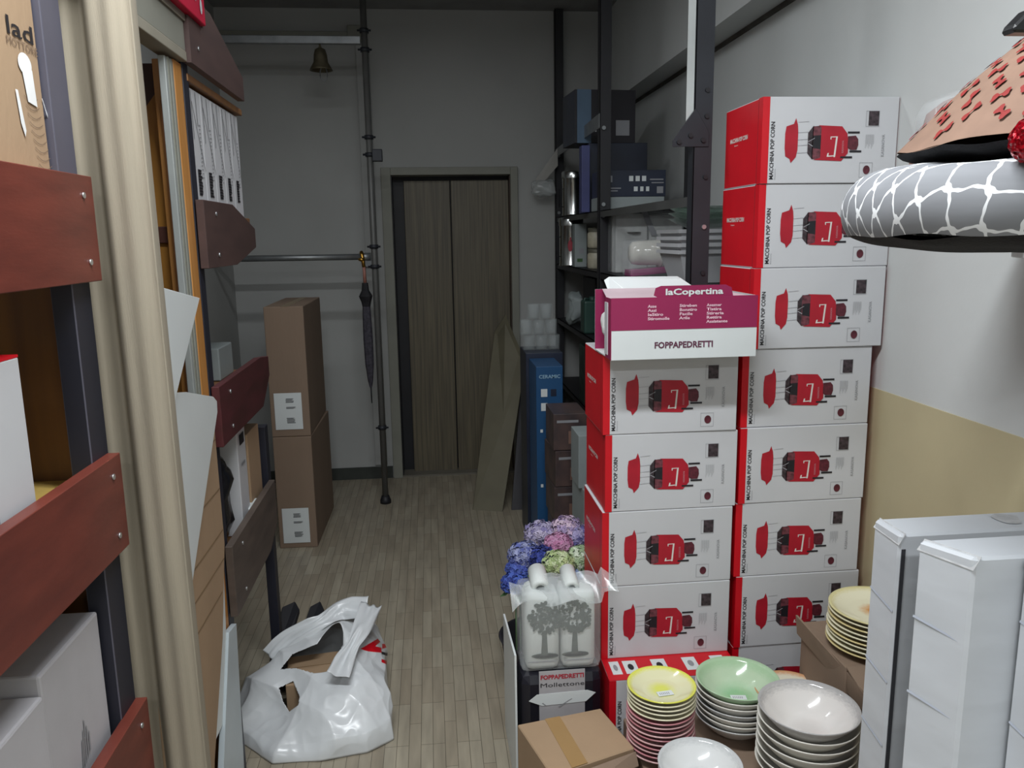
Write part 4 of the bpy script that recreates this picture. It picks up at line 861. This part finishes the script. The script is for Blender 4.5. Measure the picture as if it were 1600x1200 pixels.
# ------------------------------------------------------------------ tall white wrapped boxes at the right front
def wrapped(name, label, x0, x1, y0, y1, h, rz, torn=None, skew=0):
    t = thing(name, label, 'box', (x0, y0, 0), rz, 'tall white wrapped boxes at the right front')
    m = MB(); m.prism([(0, 0, 0), (x1-x0, 0, 0), (x1-x0, y1-y0, 0), (-skew, y1-y0, 0)], (0, 0, h), foam, .005); m.done('body', t)
    m = MB()
    rnd = random.Random(int(h*1000)); zs = [h-.1-.17*q_-rnd.uniform(0, .06) for q_ in range(5)]
    for z in zs: m = MB(); m.face([(-.0006, .004, z), (-skew-.0006, y1-y0-.004, z+.016), (-skew-.0018, y1-y0-.004, z+.012), (-.0016, .004, z-.004)], foamg); m.done('crease', t)
    if torn: m = MB(); m.box((.006, -.0012, .1), (.014, 0, h-.03), mat('seam_shadow_gap', '#3a3b40', .8)); m.done('gap_shade_strip', t)  # dark strip painted in for the shaded gap between the boxes
    m = MB(); m.prism([(-.001, -.001, h-.022), (-skew-.001, y1-y0, h-.018), (-skew+.012, y1-y0, h+.001), (.012, -.001, h+.001), (-.001, -.001, h+.001), (-skew-.001, y1-y0, h+.001)][:4], (0, 0, .0012), mat('torn_edge_card', '#c0c1c2', .8, var=.15, scale=40)); m.done('frayed_edge', t)
    if torn:
        m = MB(); m.face([(torn+.03*cos(a)+rnd.uniform(-.008, .008), .05+.03*sin(a), h+.0015) for a in [i*pi/6 for i in range(12)]], MATS['torn_edge_card']); m.done('torn_patch', t)
    return t
wrapped('wrapped_flat_box', 'tall white wrapped box with a torn top, the rear one against the wall', .888, 1.355, 1.385, 1.475, 1.10, 0, .26)
wrapped('wrapped_flat_box', 'tall white wrapped box in the middle, narrow side showing wrinkled wrapping', .876, 1.25, 1.158, 1.245, 1.147, 0, None, .043)
wrapped('wrapped_flat_box', 'white wrapped box nearest the viewer at the right edge', .961, 1.3, .98, 1.152, 1.148, 0)

# ------------------------------------------------------------------ pet cushions on a wall shelf at the right
WS = thing('wall_bracket_shelf', 'white wall shelf carrying the pet cushions at the right edge', 'shelf', (.9, .95, 1.62))
m = MB(); m.prism([(.14, .03, 0), (.14, .25, 0), (.32, .64, 0), (.475, .64, 0), (.475, .03, 0)], (0, 0, .018), whitebd, .002); m.done('shelf_board', WS)
for yy in (.06, .5):
    m = MB(); m.prism([(.475, yy, 0), (.475, yy, -.10), (.34, yy, 0)], (0, .02, 0), whitebd); m.done('bracket', WS)
def cushion(name, label, c, rx, ry, topf, botf, mt, mb_, base_part='underside', radf=None):
    t = thing(name, label, 'cushion', c, 0)
    def P(a, s, side):
        # s 0 centre..1 rim
        sup = (abs(cos(a))**2.6+abs(sin(a))**2.6)**(-1/2.6)
        q_ = radf(s, side) if radf else s
        x = rx*q_*sup*cos(a); y = ry*q_*sup*sin(a)
        n_ = .012*noise.noise(Vector((x*9, y*9, c[2]*5+side)))
        return Vector((x, y, (topf(s, a) if side > 0 else botf(s, a))+n_*(1-s*.2)))
    for side, mm, nm in ((1, mt, 'patterned_cover'), (-1, mb_, base_part)):
        m = MB(); N, K = 72, 24; vs = []
        ss = [(j/K)**.75 if side < 0 else (j/K if radf else 1-(1-j/K)**1.9) for j in range(K+1)]
        cen = m.bm.verts.new(P(0, 0, side)); uvl = m.bm.loops.layers.uv.new('uv'); uvm = {cen: (0, 0)}
        for j in range(1, K+1):
            row = []
            for i in range(N):
                a = 2*pi*i/N; p = P(a, ss[j], side); v = m.bm.verts.new(p)
                row.append(v)
            vs.append(row)
        for i in range(N):   # arc length unwrap
            a = 2*pi*i/N; L = 0; prev = cen.co
            for j in range(K): L += (vs[j][i].co-prev).length; prev = vs[j][i].co; uvm[vs[j][i]] = (L*cos(a), L*sin(a))
        for i in range(N):
            f = m.bm.faces.new([cen, vs[0][i], vs[0][(i+1) % N]]); f.smooth = True; f.material_index = m.mi(mm)
            for j in range(K-1):
                f = m.bm.faces.new([vs[j][i], vs[j+1][i], vs[j+1][(i+1) % N], vs[j][(i+1) % N]]); f.smooth = True; f.material_index = m.mi(mm)
        for f in m.bm.faces:
            for l in f.loops: l[uvl].uv = uvm[l.vert]
        ob = m.done(nm, t)
    return t, P
# quatrefoil material
q = bpy.data.materials.new('grey_trellis_fabric'); q.use_nodes = True; nt = q.node_tree; b = nt.nodes['Principled BSDF']; b.inputs['Roughness'].default_value = .85
tc = nt.nodes.new('ShaderNodeUVMap'); sp = nt.nodes.new('ShaderNodeSeparateXYZ'); nt.links.new(tc.outputs[0], sp.inputs[0])
def mth(op, a, b_=None, c_=None):
    n = nt.nodes.new('ShaderNodeMath'); n.operation = op
    for i, v in enumerate((a, b_, c_)):
        if v is None: continue
        if isinstance(v, (int, float)): n.inputs[i].default_value = v
        else: nt.links.new(v, n.inputs[i])
    return n.outputs[0]
u_ = mth('MULTIPLY', sp.outputs[0], 2*pi/.084); v_ = mth('MULTIPLY', sp.outputs[1], 2*pi/.074)
cv_ = mth('MULTIPLY', mth('SUBTRACT', mth('COSINE', v_), mth('MULTIPLY', mth('COSINE', mth('MULTIPLY', v_, 3)), .06)), 1.5)
cv_ = mth('ADD', cv_, mth('MULTIPLY', mth('SINE', mth('MULTIPLY', v_, 6)), .10))
l1 = mth('ABSOLUTE', mth('SINE', mth('MULTIPLY', mth('SUBTRACT', u_, cv_), .5))); l2 = mth('ABSOLUTE', mth('COSINE', mth('MULTIPLY', mth('ADD', u_, cv_), .5)))
lt = mth('LESS_THAN', mth('MINIMUM', l1, l2), .15)
nz = nt.nodes.new('ShaderNodeTexNoise'); nz.inputs['Scale'].default_value = 6
rp = nt.nodes.new('ShaderNodeValToRGB'); rp.color_ramp.elements[0].color = lin('#74767a'); rp.color_ramp.elements[1].color = lin('#888a8e'); nt.links.new(nz.outputs[0], rp.inputs[0])
mxn = nt.nodes.new('ShaderNodeMixRGB'); nt.links.new(lt, mxn.inputs[0]); nt.links.new(rp.outputs[0], mxn.inputs[1]); mxn.inputs[2].default_value = lin('#e2e4e6'); nt.links.new(mxn.outputs[0], b.inputs['Base Color'])
def rnd_top(h): return lambda s, a: h*(1-s**5)**.55
C1 = (1.0, 1.22, 1.690)
PHI = radians(128)
def g_rad(s, side):
    if side > 0: return s/.5*.80 if s < .5 else .80+.20*sin((s-.5)/.5*PHI)
    return s*(.80+.20*sin(PHI))
def g_top(s, a): return .085+.008*cos(s*3) if s < .5 else .020+.066*cos((s-.5)/.5*PHI)
def g_bot(s, a): return .020+.066*cos(PHI)-.024*(1-s**6)
cushion('pet_cushion', 'grey pet cushion with a white quatrefoil trellis pattern and black underside, lowest', C1, .315, .24, g_top, g_bot, q, blackfab, radf=g_rad)
tan = mat('tan_fabric', '#826757', .85, var=.08, scale=20)
C2 = (1.07, 1.20, 1.806)
t2, P2 = cushion('pet_cushion', 'tan pet cushion printed with small red bones, lying on the grey one', C2, .302, .235, lambda s, a: .235*(1-s**1.5)+.0, lambda s, a: -.004-.022*sqrt(max(0, 1-s**3)), tan, blackfab)
m = MB(); br_ = mat('bone_red', '#84211d', .8)
def bone_pts():
    out = []; L, r2 = .0085, .0038
    for sx, sy, a0, st in ((1, -1, -2.6, .62), (1, 1, -.55, .62), (-1, 1, .55, .62), (-1, -1, 2.6, .62)):
        if (sx, sy) == (1, -1): out.append((-.004, -.0018)); out.append((.004, -.0018))
        if (sx, sy) == (-1, 1): out.append((.004, .0018)); out.append((-.004, .0018))
        for q_ in range(6): a = a0+q_*st; out.append((sx*L+r2*cos(a), sy*.0036+r2*sin(a)))
    return out
bp_ = bone_pts(); rnd = random.Random(4)
for i in range(-11, 12):
    for j in range(-9, 10):
        x = i*.04+(j % 2)*.02; y = j*.033; th = (i*2+j*3) % 4*pi/4+.4+rnd.uniform(-.2, .2)
        def hit(X, Y):
            a = atan2(Y/.235, X/.302); sup = (abs(cos(a))**2.6+abs(sin(a))**2.6)**(-1/2.6)
            s = sqrt((X/.302)**2+(Y/.235)**2)/sup; return a, s
        if hit(x, y)[1] > .93: continue
        vs_ = []
        for (bx_, by_) in bp_:
            X = x+bx_*cos(th)-by_*sin(th); Y = y+bx_*sin(th)+by_*cos(th); a, s = hit(X, Y); p = P2(a, min(s, .99), 1); vs_.append(p+Vector((-.0012, -.0016, .0028)))
        cc = sum(vs_, Vector())/len(vs_); vv = [m.bm.verts.new(p) for p in vs_]; c0 = m.bm.verts.new(cc)
        for q_ in range(len(vv)): f = m.bm.faces.new([c0, vv[q_], vv[(q_+1) % len(vv)]]); f.material_index = m.mi(br_)
o = m.done('bone_print', t2)
m = MB(); bmesh.ops.create_icosphere(m.bm, subdivisions=4, radius=.031); 
for v in m.bm.verts: v.co *= 1+.1*noise.noise(v.co*180)
m.mi(mat('red_sequins', '#a3061a', .15, metal=.6, var=.5, scale=200)); qp = aty(1618, 218, 1.02)
tag(m.done('sequin_ball', None, qp), 'glittering red sequin ball beside the bone-print cushion at the right edge', 'ornament')
t = thing('pet_cushion', 'brown cushion in glossy clear packaging behind the bone-print cushion', 'cushion', (1.185, 1.53, 1.6385))
m = MB(); crumple(m, (-.21, -.05, .0), (.145, .10, .31), mat('brown_fabric', '#7d5f56', .6, var=.1), 4, .02, 8, 6); m.done('cover', t)
m = MB(); crumple(m, (-.22, -.06, .0), (.155, .11, .322), wrapm, 4, .02, 8, 9); m.done('clear_packaging', t)
m = MB(); hp = aty(1600, 34, 1.0); m.prism([(hp.x-.012, 1.0, hp.z-.012), (hp.x-.012, 1.0, hp.z-.004), (hp.x+.01, 1.0, hp.z+.018), (hp.x+.2, 1.0, hp.z+.03), (hp.x+.34+.25, 1.0, hp.z+.03), (hp.x+.59, 1.0, hp.z-.012)], (0, .025, 0), mat('black_gloss_plastic', '#141416', .3), .003); tag(m.done('black_hook_arm'), 'black plastic hook arm reaching in from the wall at the top right corner', 'hook')

# ------------------------------------------------------------------ white carrier bag on the floor
Bc = Vector((-.43, 2.72, 0))
t = thing('carrier_bag', 'crumpled white plastic carrier bag with red print, open on the floor by the left shelving', 'bag', Bc)
outline = [(-.33, .02), (-.285, -.16), (-.13, -.31), (.02, -.315), (.17, -.29), (.255, -.23), (.225, -.05), (.215, .12), (.19, .27), (.10, .31), (-.03, .30), (-.17, .26), (-.28, .16)]
def rim(a):
    n = len(outline); best = None
    for i in range(n):
        p, q_ = Vector(outline[i]), Vector(outline[(i+1) % n]); d = Vector((cos(a), sin(a)))
        e = q_-p; den = d.x*e.y-d.y*e.x
        if abs(den) < 1e-9: continue
        tt = (p.x*e.y-p.y*e.x)/den; s = (p.x*d.y-p.y*d.x)/den
        if tt > 0 and -1e-6 <= s <= 1+1e-6: best = tt
    return best or .25
def rdg(p): return 1-2*abs(noise.noise(p))
def bagpt(a, s):
    """s: 0 floor edge .. 1 crown"""
    r = rim(a); hgt = .245+.05*cos(a-1.1)
    k = 1-s; rr = r*(1.0+.06*sin(s*3.1))*(k**.5 if s > 0 else 1); z = hgt*(s**.7)
    x, y = rr*cos(a)+.03*s, rr*sin(a)+.03*s
    u = x*.8+y*.6; v = -x*.6+y*.8
    fold = .05*(rdg(Vector((u*2.2, v*5.5, z*2.5+2)))-.5)+.018*(rdg(Vector((u*7+3, v*3, z*4)))-.5)+.0025*(rdg(Vector((x*22, y*18, z*16)))-.5)
    d = Vector((cos(a), sin(a), .7)).normalized()
    return Vector((x, y, z))+d*fold*min(1, s*5+.25)
def topx(p):
    d = p+Bc-Vector((0, 0, CAMH)); z = d.dot(F_); return 800+FPX*d.dot(R_)/z, 600-FPX*d.dot(U_)/z
def inpoly(x, y, P):
    c = False
    for i in range(len(P)):
        (x0, y0), (x1, y1) = P[i], P[i-1]
        if (y0 > y) != (y1 > y) and x < (x1-x0)*(y-y0)/(y1-y0)+x0: c = not c
    return c
holes = ([(457, 1022), (500, 1004), (536, 992), (533, 1020), (520, 1048), (490, 1052), (462, 1044), (438, 1046)], [(436, 1075), (458, 1064), (468, 1088), (466, 1102), (452, 1112), (442, 1096)])
RED = ([(563, 1014), (590, 998), (594, 1003), (586, 1010), (596, 1012), (596, 1020), (575, 1018)], [(597, 1006), (606, 1006), (606, 1011), (597, 1014)], [(596, 1030), (608, 1033), (606, 1039), (596, 1035)])
m = MB(); N, K = 420, 150; g = []
for j in range(K+1):
    s = j/K; g.append([bagpt(2*pi*i/N, s*.985) for i in range(N)])
V = [[m.bm.verts.new((p.x, p.y, max(.002, p.z))) for p in row] for row in g]
def inhole(c, n_):
    if c.z < .08 or n_.dot(c+Bc-Vector((0, 0, CAMH))) > 0: return False
    px_, py_ = topx(c); return any(inpoly(px_, py_, h) for h in holes)
for j in range(K):
    for i in range(N):
        q_ = [V[j][i], V[j][(i+1) % N], V[j+1][(i+1) % N], V[j+1][i]]; c = sum((v.co for v in q_), Vector())/4
        if inhole(c, (q_[1].co-q_[0].co).cross(q_[3].co-q_[0].co)): continue
        f = m.bm.faces.new(q_); f.smooth = True; f.material_index = m.mi(plasticw)
        if c.x > .05:
            pp = topx(c)
            if any(inpoly(pp[0], pp[1], h) for h in RED): f.material_index = m.mi(redp)
            elif inpoly(pp[0], pp[1], [(596, 1018), (607, 1021), (607, 1026), (596, 1022)]): f.material_index = m.mi(blackp)
bmesh.ops.delete(m.bm, geom=[v for v in m.bm.verts if not v.link_faces], context='VERTS')
o = m.done('bag_body', t); so = o.modifiers.new('thickness', 'SOLIDIFY'); so.thickness = .0012; so.offset = 0
def ribbon(name, pts, w0, seed):
    mb = MB(); ptsv = [Vector(p) for p in pts]; sm = []
    for i in range(len(ptsv)-1):
        p0 = ptsv[max(i-1, 0)]; p1 = ptsv[i]; p2 = ptsv[i+1]; p3 = ptsv[min(i+2, len(ptsv)-1)]
        for k in range(10):
            u = k/10; sm.append(.5*((2*p1)+(-p0+p2)*u+(2*p0-5*p1+4*p2-p3)*u*u+(-p0+3*p1-3*p2+p3)*u**3))
    sm.append(ptsv[-1]); rows = []; W = 13
    for i, p in enumerate(sm):
        tn = (sm[min(i+1, len(sm)-1)]-sm[max(i-1, 0)]).normalized(); sd = tn.cross(Vector((.1, -.55, .85))).normalized(); up = sd.cross(tn)
        wd = w0*(.8+.5*abs(cos(i/len(sm)*pi))); rows.append([mb.bm.verts.new(p+sd*wd*(k/(W-1)-.5)+up*(.016*(rdg(Vector((k*.22+seed, i*.06, seed)))-.5))) for k in range(W)])
    for i in range(len(rows)-1):
        for k in range(W-1): f = mb.bm.faces.new([rows[i][k], rows[i+1][k], rows[i+1][k+1], rows[i][k+1]]); f.smooth = True; f.material_index = mb.mi(plasticw)
    ob = mb.done(name, t); s2 = ob.modifiers.new('thickness', 'SOLIDIFY'); s2.thickness = .0012; return ob
def bz(px_, py_, z): return atz(px_, py_, z)-Bc
ribbon('handle', [bz(425, 1030, .16), bz(455, 998, .22), bz(500, 972, .27), bz(535, 952, .29), bz(572, 950, .30)], .075, 0)
ribbon('handle', [bz(580, 945, .31), bz(563, 985, .29), bz(543, 1022, .25), bz(528, 1056, .22)], .062, 2)
m = MB(); m.box((-.13, -.07, 0), (.10, .13, .14), card, .004); m.box((-.13, .04, .14), (.10, .043, .1412), carde)
tag(m.done('carton_in_bag', None, (Bc.x, Bc.y, .004), (0, 0, .12)), 'small brown carton inside the open white carrier bag', 'box')
# dark cases behind the bag
t = thing('dark_folding_stand', 'dark folded stand with two prongs and a yellow strap lying behind the carrier bag', 'stand', (-.655, 3.06, 0))
m = MB(); m.prism([(-.02, -.25, 0), (.03, -.25, 0), (.06, .18, .12), (.04, .2, .15), (-.01, .17, .14)], (0, .0, .02), steelb, .004); m.done('prong', t)
m = MB(); m.prism([(.05, -.22, 0), (.09, -.22, 0), (.16, .2, .10), (.14, .23, .13), (.10, .2, .12)], (0, .0, .02), steelb, .004); m.done('prong', t)
m = MB(); m.prism([(.035, -.2, .01), (.045, -.2, .01), (.105, .18, .10), (.095, .18, .10)], (0, 0, .008), yellow); m.done('strap', t)
